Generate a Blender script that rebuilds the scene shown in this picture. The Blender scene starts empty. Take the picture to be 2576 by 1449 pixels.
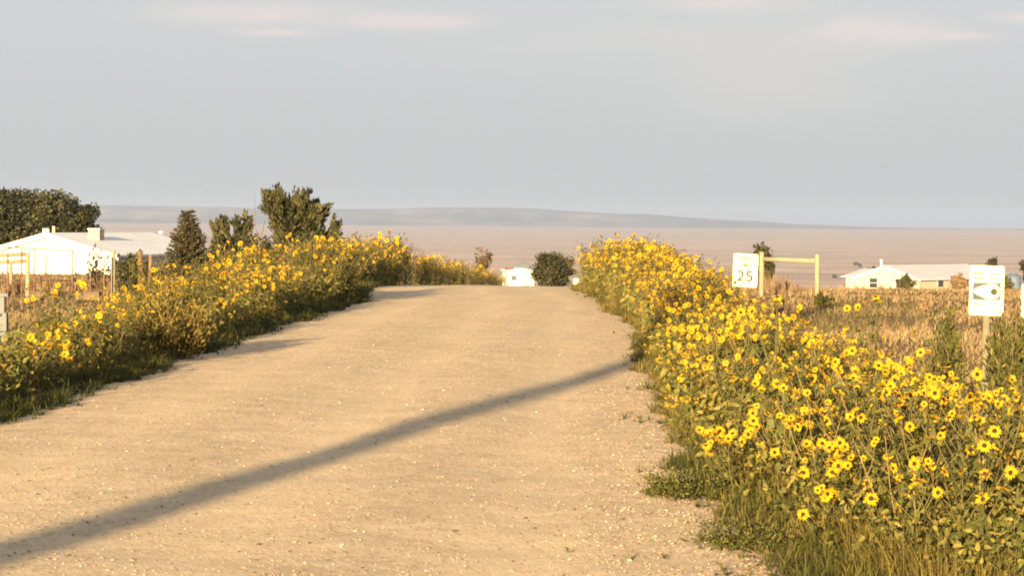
import bpy, math, random
import numpy as np
from mathutils import Vector, Matrix

scene = bpy.context.scene
COL = scene.collection
rad = math.radians
rng = np.random.default_rng(7)

# ------------------------------------------------------------------ camera
CAM_H, F = 1.7, 5810.0          # focal length in pixels of a 2576 px wide picture
cam_d = bpy.data.cameras.new('camera')
cam = bpy.data.objects.new('camera', cam_d); COL.objects.link(cam)
cam_d.sensor_width = 36.0
cam_d.lens = F / 2576 * 36.0
cam_d.clip_start, cam_d.clip_end = 0.1, 80000
R_CAM = Matrix.Rotation(rad(90 - 1.572), 3, 'X') @ Matrix.Rotation(rad(0.5), 3, 'Z')
cam.matrix_world = Matrix.Translation((0, 0, CAM_H)) @ R_CAM.to_4x4()
scene.camera = cam

def ray(px, py):
    v = R_CAM @ Vector(((px - 1288) / F, (724.5 - py) / F, -1.0))
    return v / v.y
def at(px, py, d):
    """world point seen at picture point (px, py), d metres ahead"""
    v = ray(px, py)
    return Vector((v.x * d, d, CAM_H + v.z * d))

# ------------------------------------------------------------------ terrain
def sstep(a, b, t):
    t = np.clip((np.asarray(t, float) - a) / (b - a), 0, 1)
    return t * t * (3 - 2 * t)
RY = [-60, 10, 20, 29, 35, 42, 50, 57, 64, 75, 85, 100, 115, 130, 160, 220]
RL = [-5.0, -4.7, -4.4, -4.17, -4.0, -3.75, -3.5, -3.9, -4.2, -3.8, -3.2, -2.2, -1.2, -.2, 2, 6]
RR = [.9, 1.12, 1.3, 1.7, 2.0, 2.1, 2.1, 2.0, 1.95, 2.3, 2.9, 3.9, 4.9, 5.9, 8, 12]
def road_l(y): return np.interp(y, RY, RL)
def road_r(y): return np.interp(y, RY, RR)

def H(x, y):
    x = np.asarray(x, float); y = np.asarray(y, float)
    s = .031 - .0032 * sstep(6, 22, x) - .010 * sstep(5, 20, -x)
    a = y - 66
    z = -s * (np.sqrt(a * a + 144) + a) / 2
    d = np.hypot(x, y)
    off = np.maximum(road_l(y) - x, x - road_r(y))
    m = sstep(.3, 2.5, off) * sstep(4000, 300, d)
    z = z + m * (.05 * np.sin(.9 * x + .31 * y) * np.sin(.37 * y - .4 * x + 1) + .04 * np.sin(.21 * x + 1.7 + .5 * y) - .05)
    v = -60 + 52 * sstep(2500, 15000, d)
    k = 4.0
    return (z + v + np.sqrt((z - v) ** 2 + k * k)) / 2 - k * k / 4 / (np.abs(z - v) + k)
def gh(x, y): return float(H(x, y))

# ------------------------------------------------------------------ mesh helpers
def mesh_np(name, V, polys, mats, tint=None, smooth=False, extra=None):
    """polys: list of (faces array (m,k), material index)"""
    me = bpy.data.meshes.new(name)
    V = np.asarray(V, np.float32).reshape(-1, 3)
    polys = [(np.asarray(f, np.int32), mi) for f, mi in polys if len(f)]
    me.vertices.add(len(V)); me.vertices.foreach_set('co', V.ravel())
    nl = sum(f.size for f, _ in polys); nf = sum(len(f) for f, _ in polys)
    me.loops.add(nl); me.polygons.add(nf)
    me.loops.foreach_set('vertex_index', np.concatenate([f.ravel() for f, _ in polys]))
    tot = np.concatenate([np.full(len(f), f.shape[1], np.int32) for f, _ in polys])
    st = np.concatenate([[0], np.cumsum(tot)[:-1]]).astype(np.int32)
    me.polygons.foreach_set('loop_start', st)
    me.polygons.foreach_set('material_index', np.concatenate([np.full(len(f), mi, np.int32) for f, mi in polys]))
    if smooth: me.polygons.foreach_set('use_smooth', np.ones(nf, bool))
    me.update(calc_edges=True); me.validate()
    for m in mats: me.materials.append(m)
    for an, arr in ([('tint', tint)] if tint is not None else []) + (extra or []):
        at_ = me.attributes.new(an, 'FLOAT', 'POINT')
        at_.data.foreach_set('value', np.asarray(arr, np.float32))
    return me

def link(name, data, parent=None, loc=None, rotz=0.0):
    o = bpy.data.objects.new(name, data); COL.objects.link(o)
    if parent is not None: o.parent = parent
    if loc is not None: o.location = loc
    if rotz: o.rotation_euler = (0, 0, rotz)
    return o
def tag(o, label=None, cat=None, group=None, kind=None):
    if label: o['label'] = label
    if cat: o['category'] = cat
    if group: o['group'] = group
    if kind: o['kind'] = kind
    return o

class MB:
    """collects simple solids into one mesh"""
    def __init__(s): s.V = []; s.q = []; s.t = []; s.n = []; s.tint = []
    def add(s, v, faces, tint=.5):
        b = len(s.V); s.V += [tuple(p) for p in v]; s.tint += [tint] * len(v)
        for f in faces:
            g = [b + i for i in f]
            (s.q if len(g) == 4 else s.t if len(g) == 3 else s.n).append(g)
    def box(s, x0, x1, y0, y1, z0, z1, M=None):
        v = [Vector((x, y, z)) for x in (x0, x1) for y in (y0, y1) for z in (z0, z1)]
        if M: v = [M @ p for p in v]
        s.add(v, [(0, 1, 3, 2), (4, 6, 7, 5), (0, 4, 5, 1), (2, 3, 7, 6), (0, 2, 6, 4), (1, 5, 7, 3)])
    def tube(s, pts, rs, n=6, cap=True, tint=.5):
        pts = [Vector(p) for p in pts]; rings = []
        for i, p in enumerate(pts):
            t = (pts[min(i + 1, len(pts) - 1)] - pts[max(i - 1, 0)])
            t = t.normalized() if t.length > 1e-9 else Vector((0, 0, 1))
            u = t.cross(Vector((0, 1, 0)) if abs(t.y) < .9 else Vector((1, 0, 0))).normalized(); w = t.cross(u)
            rings.append([p + (u * math.cos(2 * math.pi * k / n) + w * math.sin(2 * math.pi * k / n)) * rs[i] for k in range(n)])
        v = [q for r in rings for q in r]; f = []
        for i in range(len(pts) - 1):
            for k in range(n):
                k2 = (k + 1) % n
                f.append((i * n + k, i * n + k2, (i + 1) * n + k2, (i + 1) * n + k))
        if cap:
            v.append(pts[-1]); c = len(v) - 1; b = (len(pts) - 1) * n
            f += [(b + k, b + (k + 1) % n, c) for k in range(n)]
            v.append(pts[0]); c = len(v) - 1
            f += [((k + 1) % n, k, c) for k in range(n)]
        s.add(v, f, tint)
    def prism(s, outline, d0, d1, M=None):
        """outline of (x,z), extruded along y"""
        n = len(outline)
        v = [Vector((x, d0, z)) for x, z in outline] + [Vector((x, d1, z)) for x, z in outline]
        if M: v = [M @ p for p in v]
        s.add(v, [tuple(range(n)), tuple(range(2 * n - 1, n - 1, -1))] + [(i, (i + 1) % n, n + (i + 1) % n, n + i)[::-1] for i in range(n)])
    def mesh(s, name, mat, smooth=False):
        me = bpy.data.meshes.new(name)
        me.from_pydata([tuple(p) for p in s.V], [], s.q + s.t + s.n)
        me.update()
        if smooth: me.polygons.foreach_set('use_smooth', np.array([len(p.vertices) == 4 for p in me.polygons]))
        for m in (mat if isinstance(mat, (list, tuple)) else [mat]): me.materials.append(m)
        a = me.attributes.new('tint', 'FLOAT', 'POINT'); a.data.foreach_set('value', np.array(s.tint, np.float32))
        return me
    def build(s, name, mat, parent=None, loc=None, rotz=0.0, smooth=False):
        return link(name, s.mesh(name, mat, smooth), parent, loc, rotz)

# ------------------------------------------------------------------ materials
def new_mat(name):
    m = bpy.data.materials.new(name); m.use_nodes = True
    nt = m.node_tree; nt.nodes.clear()
    out = nt.nodes.new('ShaderNodeOutputMaterial')
    return m, nt, out
def N(nt, kind, **kw):
    n = nt.nodes.new(kind)
    for k, v in kw.items():
        if k in n.inputs: n.inputs[k].default_value = v
        else: setattr(n, k, v)
    return n
def ramp(nt, src, stops):
    r = N(nt, 'ShaderNodeValToRGB'); e = r.color_ramp.elements
    while len(e) < len(stops): e.new(.5)
    for i, (p, c) in enumerate(stops):
        e[i].position = p; e[i].color = (*c, 1) if len(c) == 3 else c
    nt.links.new(src, r.inputs[0]); return r.outputs[0]
def mixc(nt, fac, a, b, mode='MIX'):
    n = N(nt, 'ShaderNodeMix', data_type='RGBA', blend_type=mode)
    for s, v in ((n.inputs[0], fac), (n.inputs[6], a), (n.inputs[7], b)):
        if hasattr(v, 'links'): nt.links.new(v, s)
        elif isinstance(v, (int, float)): s.default_value = v
        else: s.default_value = (*v, 1)
    return n.outputs[2]
def math_(nt, op, a, b=None, clamp=False):
    n = N(nt, 'ShaderNodeMath', operation=op, use_clamp=clamp)
    for i, v in enumerate((a, b)):
        if v is None: continue
        if hasattr(v, 'links'): nt.links.new(v, n.inputs[i])
        else: n.inputs[i].default_value = v
    return n.outputs[0]
def noise(nt, vec, scale, detail=4, rough=.6):
    n = N(nt, 'ShaderNodeTexNoise', Scale=scale, Detail=detail, Roughness=rough)
    nt.links.new(vec, n.inputs['Vector']); return n.outputs[0]

def leaf_mat(name, stops, trans=.3, rough=.6, vary=.25):
    """foliage: colour from the per-leaf 'tint' attribute, a little from the plant's random number"""
    m, nt, out = new_mat(name)
    a = N(nt, 'ShaderNodeAttribute', attribute_name='tint'); oi = N(nt, 'ShaderNodeObjectInfo')
    f = math_(nt, 'ADD', a.outputs['Fac'], math_(nt, 'MULTIPLY', math_(nt, 'SUBTRACT', oi.outputs['Random'], .5), vary), True)
    c = ramp(nt, f, stops)
    b = N(nt, 'ShaderNodeBsdfPrincipled', Roughness=rough); b.inputs['Specular IOR Level'].default_value = .25
    nt.links.new(c, b.inputs['Base Color'])
    t = N(nt, 'ShaderNodeBsdfTranslucent'); nt.links.new(c, t.inputs['Color'])
    mx = N(nt, 'ShaderNodeMixShader'); mx.inputs[0].default_value = trans
    nt.links.new(b.outputs[0], mx.inputs[1]); nt.links.new(t.outputs[0], mx.inputs[2])
    nt.links.new(mx.outputs[0], out.inputs[0]); return m

def plain_mat(name, col, rough=.7, var=.15, scale=3.0, stretch=(1, 1, 1), metal=0.0, bump=0.0):
    m, nt, out = new_mat(name)
    tc = N(nt, 'ShaderNodeTexCoord'); mp = N(nt, 'ShaderNodeMapping'); mp.inputs['Scale'].default_value = stretch
    nt.links.new(tc.outputs['Object'], mp.inputs[0])
    nz = noise(nt, mp.outputs[0], scale, 6, .65)
    lo = tuple(max(0, c * (1 - var * 1.6)) for c in col); hi = tuple(min(1, c * (1 + var)) for c in col)
    c = ramp(nt, nz, [(.3, lo), (.7, hi)])
    b = N(nt, 'ShaderNodeBsdfPrincipled', Roughness=rough, Metallic=metal); b.inputs['Specular IOR Level'].default_value = .3
    nt.links.new(c, b.inputs['Base Color'])
    if bump:
        bp = N(nt, 'ShaderNodeBump', Strength=bump, Distance=.01); nt.links.new(nz, bp.inputs['Height']); nt.links.new(bp.outputs[0], b.inputs['Normal'])
    nt.links.new(b.outputs[0], out.inputs[0]); return m

M = {}
M['sun_leaf'] = leaf_mat('sunflower_leaf', [(0, (.034, .042, .012)), (.4, (.092, .094, .020)), (.7, (.165, .138, .028)), (1, (.25, .165, .042))], .3)
M['sun_stem'] = leaf_mat('sunflower_stem', [(0, (.040, .045, .014)), (.6, (.085, .072, .025)), (1, (.165, .115, .045))], 0.0)
M['petal'] = leaf_mat('sunflower_petal', [(0, (.42, .215, .002)), (.6, (.50, .285, .004)), (1, (.54, .34, .008))], .3, .85)
M['disc'] = plain_mat('flower_disc', (.035, .014, .006), .9, .5, 60)
M['bud'] = plain_mat('flower_bud_green', (.12, .13, .03), .8, .2, 30)
M['dry_grass'] = leaf_mat('dry_grass', [(0, (.085, .072, .028)), (.3, (.165, .122, .058)), (.6, (.235, .165, .086)), (1, (.32, .232, .135))], .2, .8, 0)
M['red_weed'] = leaf_mat('dry_weed', [(0, (.085, .056, .030)), (.5, (.165, .108, .060)), (1, (.24, .175, .098))], .2, .8, 0)
M['gold_weed'] = leaf_mat('golden_weed', [(0, (.06, .050, .012)), (.5, (.13, .100, .022)), (1, (.22, .155, .040))], .3, .7, 0)
M['green_grass'] = leaf_mat('green_grass', [(0, (.024, .030, .008)), (.5, (.068, .070, .015)), (.8, (.125, .104, .024)), (1, (.21, .15, .055))], .3, .7, 0)
M['elm'] = leaf_mat('elm_leaf', [(0, (.010, .012, .005)), (.5, (.026, .027, .009)), (1, (.056, .050, .017))], .2)
M['elm_pale'] = leaf_mat('olive_leaf', [(0, (.018, .022, .009)), (.5, (.045, .044, .015)), (1, (.10, .085, .03))], .25)
M['spruce'] = leaf_mat('spruce_needles', [(0, (.016, .018, .008)), (.5, (.042, .036, .016)), (1, (.085, .062, .028))], .1)
M['bare'] = leaf_mat('brown_leaf', [(0, (.05, .036, .022)), (1, (.11, .07, .04))], .1)
M['bark'] = plain_mat('bark', (.13, .085, .055), .9, .35, 6, (1, 1, .3), bump=.5)
M['bark_dead'] = plain_mat('grey_dead_bark', (.10, .072, .058), .9, .3, 6, (1, 1, .3))
M['bark_pale'] = plain_mat('pale_bark', (.16, .10, .065), .9, .3, 6, (1, 1, .3), bump=.5)
M['wood'] = plain_mat('weathered_wood', (.205, .172, .112), .85, .18, 8, (1, 1, .3), bump=.4)
M['wood_dark'] = plain_mat('brown_wood', (.17, .085, .045), .85, .3, 8, (1, 1, .15), bump=.4)
M['timber'] = plain_mat('grey_timber', (.105, .075, .045), .85, .3, 8, (.3, 1, 1))
M['straw'] = plain_mat('straw_stalk', (.22, .155, .06), .9, .3, 20)
M['board'] = plain_mat('pale_board', (.42, .30, .19), .85, .25, 6, (.2, 1, 1))
M['siding'] = plain_mat('white_siding', (.62, .60, .52), .6, .06, 1.5, (.2, .2, 4))
M['siding_cream'] = plain_mat('cream_siding', (.34, .31, .24), .6, .06, 1.5, (.2, .2, 4))
M['roof_white'] = plain_mat('pale_metal_roof', (.62, .61, .62), .5, .07, 1.0, (.3, .3, 3))
M['roof_blue'] = plain_mat('blue_grey_roof', (.050, .066, .088), .6, .1, 2)
M['white'] = plain_mat('white_plastic', (.62, .62, .60), .5, .08, 8)
M['pedestal'] = plain_mat('grey_plastic', (.085, .09, .098), .6, .15, 8)
M['roof_pale'] = plain_mat('lavender_metal_roof', (.42, .405, .44), .5, .07, 1.0, (.3, .3, 3))
M['signwhite'] = plain_mat('white_sign_sheet', (.62, .60, .27), .45, .05, 5)
M['glass'] = plain_mat('dark_window_glass', (.03, .032, .035), .15, .2, 2)
M['frame'] = plain_mat('window_frame', (.45, .42, .36), .6, .1, 6)
M['steel'] = plain_mat('weathered_steel', (.11, .10, .06), .7, .15, 20)
M['wire'] = plain_mat('fence_wire', (.12, .095, .07), .6, .2, 20)
M['rust'] = plain_mat('rusty_post', (.11, .05, .03), .8, .3, 20)
M['ink'] = plain_mat('overexposed_digit_ink', (.010, .011, .006), .7, .25, 14)  # overexposed olive tone of the black digits put into the ink colour
M['ink_pale'] = plain_mat('overexposed_pale_ink', (.040, .040, .026), .7, .3, 14)  # black lettering paled in colour as overexposure washes it; also notice print
M['emblem'] = plain_mat('grey_emblem_ink', (.050, .056, .060), .7, .2, 14)
M['emblem_dot'] = plain_mat('brown_emblem_ink', (.030, .026, .008), .7, .2, 14)
M['blue'] = plain_mat('blue_tarp', (.07, .10, .15), .7, .2, 3)
M['pebble'] = leaf_mat('pebble', [(0, (.11, .075, .05)), (.45, (.30, .215, .135)), (.85, (.43, .335, .22)), (1, (.54, .45, .33))], 0, .9, 0)

def road_mat():
    m, nt, out = new_mat('gravel_road')
    tc = N(nt, 'ShaderNodeTexCoord'); P = tc.outputs['Object']
    mp = N(nt, 'ShaderNodeMapping'); mp.inputs['Scale'].default_value = (1, .16, 1); nt.links.new(P, mp.inputs[0])
    big = noise(nt, mp.outputs[0], .9, 4, .6); mid = noise(nt, P, 2.6, 5, .65); fine = noise(nt, P, 42, 6, .85)
    mp3 = N(nt, 'ShaderNodeMapping'); mp3.inputs['Scale'].default_value = (9, 5, 9); nt.links.new(P, mp3.inputs[0]); grit = noise(nt, mp3.outputs[0], 1.6, 7, .8)
    c = ramp(nt, big, [(.3, (.41, .310, .205)), (.7, (.515, .397, .268))])
    c = mixc(nt, .55, c, ramp(nt, mid, [(.32, (.365, .272, .180)), (.5, (.465, .354, .240)), (.68, (.56, .44, .305))]))
    c = mixc(nt, .6, c, ramp(nt, fine, [(.3, (.55, .53, .50)), (.5, (.98, .98, .98)), (.7, (1.32, 1.33, 1.34))]), 'MULTIPLY')
    c = mixc(nt, .75, c, ramp(nt, grit, [(.32, (.66, .63, .60)), (.48, (.98, .98, .98)), (.66, (1.22, 1.23, 1.24))]), 'MULTIPLY')
    vo = N(nt, 'ShaderNodeTexVoronoi', Scale=34.0); nt.links.new(P, vo.inputs['Vector'])
    sp = math_(nt, 'MULTIPLY', math_(nt, 'LESS_THAN', vo.outputs['Distance'], .30), math_(nt, 'GREATER_THAN', noise(nt, vo.outputs['Position'], 90, 0), .56))
    c = mixc(nt, math_(nt, 'MULTIPLY', sp, .45), c, (.53, .42, .27))
    tk = N(nt, 'ShaderNodeAttribute', attribute_name='track')
    c = mixc(nt, math_(nt, 'MULTIPLY', math_(nt, 'MULTIPLY', tk.outputs['Fac'], ramp(nt, big, [(.25, (.3,) * 3), (.6, (1,) * 3)])), .5), c, (.56, .43, .285))
    # soil and dry litter creep in from the verges
    e = N(nt, 'ShaderNodeAttribute', attribute_name='verge')
    ef = math_(nt, 'ADD', e.outputs['Fac'], math_(nt, 'MULTIPLY', math_(nt, 'SUBTRACT', noise(nt, P, 3.2, 5, .7), .5), 1.1))
    c = mixc(nt, ramp(nt, ef, [(.45, (0, 0, 0)), (.85, (.85, .85, .85))]), c, (.20, .135, .078))
    b = N(nt, 'ShaderNodeBsdfPrincipled', Roughness=.95); b.inputs['Specular IOR Level'].default_value = .1
    nt.links.new(c, b.inputs['Base Color'])
    hgt = math_(nt, 'ADD', math_(nt, 'MULTIPLY', fine, .35), math_(nt, 'MULTIPLY', math_(nt, 'SUBTRACT', .5, vo.outputs['Distance']), .5))
    hgt = math_(nt, 'ADD', hgt, math_(nt, 'ADD', math_(nt, 'MULTIPLY', mid, 2.0), math_(nt, 'MULTIPLY', grit, 1.2)))
    bp = N(nt, 'ShaderNodeBump', Strength=.5, Distance=.014); nt.links.new(hgt, bp.inputs['Height']); nt.links.new(bp.outputs[0], b.inputs['Normal'])
    nt.links.new(b.outputs[0], out.inputs[0]); return m
def ground_mat():
    m, nt, out = new_mat('prairie_ground')
    geo = N(nt, 'ShaderNodeNewGeometry'); P = geo.outputs['Position']
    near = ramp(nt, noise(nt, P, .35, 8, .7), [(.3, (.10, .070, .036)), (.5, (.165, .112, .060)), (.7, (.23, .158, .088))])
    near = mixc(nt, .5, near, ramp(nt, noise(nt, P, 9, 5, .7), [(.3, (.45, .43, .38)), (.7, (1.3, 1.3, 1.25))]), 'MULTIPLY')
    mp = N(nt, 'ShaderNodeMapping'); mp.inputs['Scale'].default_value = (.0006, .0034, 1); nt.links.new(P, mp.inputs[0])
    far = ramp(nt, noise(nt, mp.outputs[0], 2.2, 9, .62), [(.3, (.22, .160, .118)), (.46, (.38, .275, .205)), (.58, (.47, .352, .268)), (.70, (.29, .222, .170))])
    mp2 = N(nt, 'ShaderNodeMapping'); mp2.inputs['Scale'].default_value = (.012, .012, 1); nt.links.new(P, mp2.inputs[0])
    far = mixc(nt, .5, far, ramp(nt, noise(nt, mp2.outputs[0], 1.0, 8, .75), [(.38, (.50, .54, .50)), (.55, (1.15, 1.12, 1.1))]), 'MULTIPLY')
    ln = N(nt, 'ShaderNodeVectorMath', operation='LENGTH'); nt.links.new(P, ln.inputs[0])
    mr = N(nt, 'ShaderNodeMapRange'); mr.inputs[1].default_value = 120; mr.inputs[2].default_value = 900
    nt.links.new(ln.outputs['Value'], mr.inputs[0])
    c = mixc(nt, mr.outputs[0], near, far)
    b = N(nt, 'ShaderNodeBsdfPrincipled', Roughness=1); b.inputs['Specular IOR Level'].default_value = .05
    nt.links.new(c, b.inputs['Base Color']); nt.links.new(b.outputs[0], out.inputs[0]); return m
def hills_mat():
    m, nt, out = new_mat('mesa_slopes')
    geo = N(nt, 'ShaderNodeNewGeometry'); P = geo.outputs['Position']
    mp = N(nt, 'ShaderNodeMapping'); mp.inputs['Scale'].default_value = (.0011, .0011, .012); nt.links.new(P, mp.inputs[0])
    c = ramp(nt, noise(nt, mp.outputs[0], 1.4, 9, .68), [(.36, (.04, .045, .045)), (.50, (.09, .085, .075)), (.62, (.26, .19, .15))])
    b = N(nt, 'ShaderNodeBsdfPrincipled', Roughness=1); b.inputs['Specular IOR Level'].default_value = .05
    nt.links.new(c, b.inputs['Base Color']); nt.links.new(b.outputs[0], out.inputs[0]); return m

# ------------------------------------------------------------------ ground, road, hills
def build_terrain():
    th = np.concatenate([np.linspace(-180, -22, 70, endpoint=False), np.linspace(-22, 22, 260, endpoint=False), np.linspace(22, 180, 70, endpoint=False)])
    th = np.radians(th)
    r = np.concatenate([np.linspace(0.5, 40, 50), np.geomspace(40.8, 200, 90), np.geomspace(204, 17500, 150)])
    T, Rr = np.meshgrid(th, r); X = Rr * np.sin(T); Y = Rr * np.cos(T)
    Z = H(X, Y)
    V = np.stack([X, Y, Z], -1).reshape(-1, 3)
    n = len(th); i = np.arange(len(r) - 1)[:, None] * n; k = np.arange(n)[None]; k2 = (k + 1) % n
    Fq = np.stack([i + k, i + k2, i + n + k2, i + n + k], -1).reshape(-1, 4)[:, ::-1]
    V = np.vstack([V, [[0, 0, gh(0, 0)]]]); c = len(V) - 1
    tri = np.stack([np.full(n, c), np.arange(n), (np.arange(n) + 1) % n], -1)
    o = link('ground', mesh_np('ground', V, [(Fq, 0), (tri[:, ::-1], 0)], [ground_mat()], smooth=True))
    tag(o, kind='structure')
def build_road():
    ys = np.concatenate([np.arange(-60, 8, 2.0), np.arange(8, 70, .25), np.arange(70, 220, 2)])
    us = np.linspace(0, 1, 45)
    L = road_l(ys) - 1.1; Rt = road_r(ys) + 1.1
    X = L[:, None] + (Rt - L)[:, None] * us[None]; Y = np.repeat(ys[:, None], len(us), 1)
    e = np.minimum(X - L[:, None], Rt[:, None] - X)
    w = X - (road_l(ys)[:, None])
    rut = -.022 * (np.exp(-((w - 1.35) / .38) ** 2) + np.exp(-((w - 3.1) / .38) ** 2) + np.exp(-((w - 4.7) / .36) ** 2))
    Z = H(X, Y) + .035 + .05 * sstep(.3, 2.8, e) + rut + .012 * np.sin(2.1 * X + .5 * Y) * np.sin(.7 * Y - X) \
        + .006 * np.sin(5.3 * X + 2.2 * Y) * np.sin(3.1 * Y - 2.7 * X)
    Z[:, 0] -= .08; Z[:, -1] -= .08
    V = np.stack([X, Y, Z], -1).reshape(-1, 3); n = len(us)
    i = np.arange(len(ys) - 1)[:, None] * n; k = np.arange(n - 1)[None]
    Fq = np.stack([i + k, i + k + 1, i + n + k + 1, i + n + k], -1).reshape(-1, 4)
    verge = 1 - sstep(.35, 1.9, e)
    o = link('road', mesh_np('road', V, [(Fq, 0)], [road_mat()], smooth=True, extra=[('verge', verge.ravel()), ('track', np.clip(-rut / .022, 0, 1).ravel())]))
    tag(o, kind='structure')
def road_z(x, y):
    e = np.minimum(x - road_l(y) + 1.1, road_r(y) + 1.1 - x)
    return H(x, y) + .035 + .05 * sstep(.3, 2.8, e)
SIL = [(-900, 530), (-300, 527), (0, 522), (250, 517), (400, 519), (600, 522), (850, 527), (950, 526), (1100, 523), (1250, 521), (1350, 525),
       (1450, 532), (1550, 538), (1640, 540), (1700, 545), (1800, 552), (1900, 556), (2000, 564), (2150, 570), (2300, 574), (2700, 577), (3500, 584)]
def build_hills():
    xs = np.linspace(-900, 3400, 520)
    ys = np.interp(xs, [p[0] for p in SIL], [p[1] for p in SIL])
    jit = np.convolve(rng.normal(0, 1, len(xs) + 20), np.ones(9) / 9, 'same')[10:-10] * 1.1
    D = 15200.0; prof = [(-2600, -.12), (-1500, .05), (-900, .25), (-500, .5), (-200, .86), (0, 1.0), (900, .98), (1800, .5)]
    V = []
    for x, y, j in zip(xs, ys, jit):
        v = ray(x, y + j); top = CAM_H + v.z * D
        foot = -12.0
        for k, (dd, f) in enumerate(prof):
            wob = (math.sin(x * .021 + dd * .002) * 160 + math.sin(x * .057 + 1.3) * 90) * (0, .6, 1, 1, .45, 0, 0, 0)[k]
            d = D + dd + wob
            z = foot + max(top - foot, 2) * f + (rng.normal(0, 1.2) if 0 < k < 4 else 0)
            V.append((v.x * d, d, z))
    n = len(prof); i = np.arange(len(xs) - 1)[:, None] * n; k = np.arange(n - 1)[None]
    Fq = np.stack([i + k, i + n + k, i + n + k + 1, i + k + 1], -1).reshape(-1, 4)
    tag(link('hills', mesh_np('hills', V, [(Fq, 0)], [hills_mat()], smooth=True)), kind='structure')

# ------------------------------------------------------------------ scatter kit
def frame_from(n, spin):
    """rotation matrices (m,3,3) whose z axis is n"""
    n = n / np.linalg.norm(n, axis=1, keepdims=True)
    ref = np.where(np.abs(n[:, 2:3]) < .95, np.array([[0, 0, 1.0]]), np.array([[1.0, 0, 0]]))
    u = np.cross(ref, n); u /= np.linalg.norm(u, axis=1, keepdims=True); v = np.cross(n, u)
    c, s = np.cos(spin)[:, None], np.sin(spin)[:, None]
    return np.stack([u * c + v * s, -u * s + v * c, n], -1)
def tile(pv, pf, Rm, pos, scale):
    """copies of a small shape: pv (k,3), list of face arrays"""
    k = len(pv); m = len(pos)
    V = np.einsum('mij,mkj->mki', Rm, pv[None] * scale[:, None, None] if np.ndim(scale) == 1 else pv[None] * scale[:, None, :]) + pos[:, None]
    return V.reshape(-1, 3), [(f[None] + (np.arange(m) * k)[:, None, None]).reshape(-1, f.shape[1]) for f in pf]

# one heart-shaped sunflower leaf, base at the origin, along +y, curved down towards its tip
LEAF_V = np.array([(0, 0, 0), (-.20, .12, .06), (0, .2, -.01), (.20, .12, .06), (-.27, .4, .04), (0, .48, -.07), (.27, .4, .04), (-.14, .74, -.13), (0, .78, -.19), (.14, .74, -.13), (0, 1.0, -.42)])
LEAF_Q = np.array([(1, 0, 2, 2), (1, 2, 5, 4), (2, 3, 6, 5), (4, 5, 8, 7), (5, 6, 9, 8)])[1:]
LEAF_T = np.array([(0, 2, 1), (0, 3, 2), (7, 8, 10), (8, 9, 10)])

def tuft_mesh(name, pos, hgt, mat, n_bl, width, lean, tint, seed, kink=.35):
    """grass tufts: every blade is a thin bent strip; one mesh for the whole ground cover"""
    g = np.random.default_rng(seed); m = len(pos); Nn = m * n_bl
    p = np.repeat(pos, n_bl, 0); h = np.repeat(hgt, n_bl) * g.uniform(.45, 1.1, Nn); w = np.repeat(width, n_bl) * g.uniform(.6, 1.3, Nn) if np.ndim(width) else width * g.uniform(.6, 1.3, Nn)
    az = g.uniform(0, 2 * np.pi, Nn); ln = g.uniform(0, 1, Nn) * lean
    dx, dy = np.cos(az), np.sin(az); base = p + np.stack([dx, dy, 0 * dx], 1) * (h * .12 * g.uniform(0, 1.5, Nn))[:, None]
    wx, wy = -np.sin(az + g.uniform(-1, 1, Nn)), np.cos(az + g.uniform(-1, 1, Nn))
    W = np.stack([wx, wy, 0 * wx], 1) * (w / 2)[:, None]
    mid = base + np.stack([dx * ln * h * .35, dy * ln * h * .35, h * .55], 1)
    tip = base + np.stack([dx * ln * h * (1 + kink), dy * ln * h * (1 + kink), h * (1 - .35 * ln * ln)], 1)
    V = np.stack([base - W, base + W, mid + W * .9, mid - W * .9, tip], 1).reshape(-1, 3)
    o = (np.arange(Nn) * 5)[:, None]
    tq = o + np.array([[0, 1, 2, 3]]); tt = o + np.array([[3, 2, 4]])
    tn = np.repeat(np.clip(np.repeat(tint, n_bl) + g.normal(0, .13, Nn), 0, 1), 5)
    return mesh_np(name, V, [(tq, 0), (tt, 0)], [mat], tint=tn)

# ------------------------------------------------------------------ sunflowers
def flower_mesh(seed, cup, pet=15):
    """one flower head facing +z, radius about 1: petals and green sepals"""
    g = random.Random(seed); mb = MB()
    for i in range(pet):
        a = 2 * math.pi * (i + g.uniform(-.25, .25)) / pet; L = g.uniform(.86, 1.08); c = cup + g.uniform(-.18, .22); hw = g.uniform(.13, .19)
        tw = g.uniform(-.12, .12)
        def P(r, s, z): return (math.cos(a) * r - math.sin(a) * s, math.sin(a) * r + math.cos(a) * s, z)
        z1, z2 = c * .32 * L, c * .55 * L - .06
        mb.add([P(.26, -.07, 0), P(.26, .07, 0), P(.6 * L, hw, z1 + tw), P(.6 * L, -hw, z1 - tw), P(L, 0, z2)], [(0, 1, 2, 3), (3, 2, 4)], g.uniform(.1, .95))
    nb = len(mb.V); nq, ntri = len(mb.q), len(mb.t)
    for i in range(9):
        a = 2 * math.pi * i / 9
        def P(r, s, z): return (math.cos(a) * r - math.sin(a) * s, math.sin(a) * r + math.cos(a) * s, z)
        mb.add([P(.06, 0, -.2), P(.3, -.12, -.1), P(.3, .12, -.1), P(.52, 0, -.06)], [(0, 1, 2), (1, 3, 2)], .5)
    me = mb.mesh('flower_head', [M['petal'], M['sun_leaf']])
    mi = np.zeros(len(me.polygons), np.int32); mi[len(mb.q) + ntri:] = 1
    me.polygons.foreach_set('material_index', mi); return me
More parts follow.
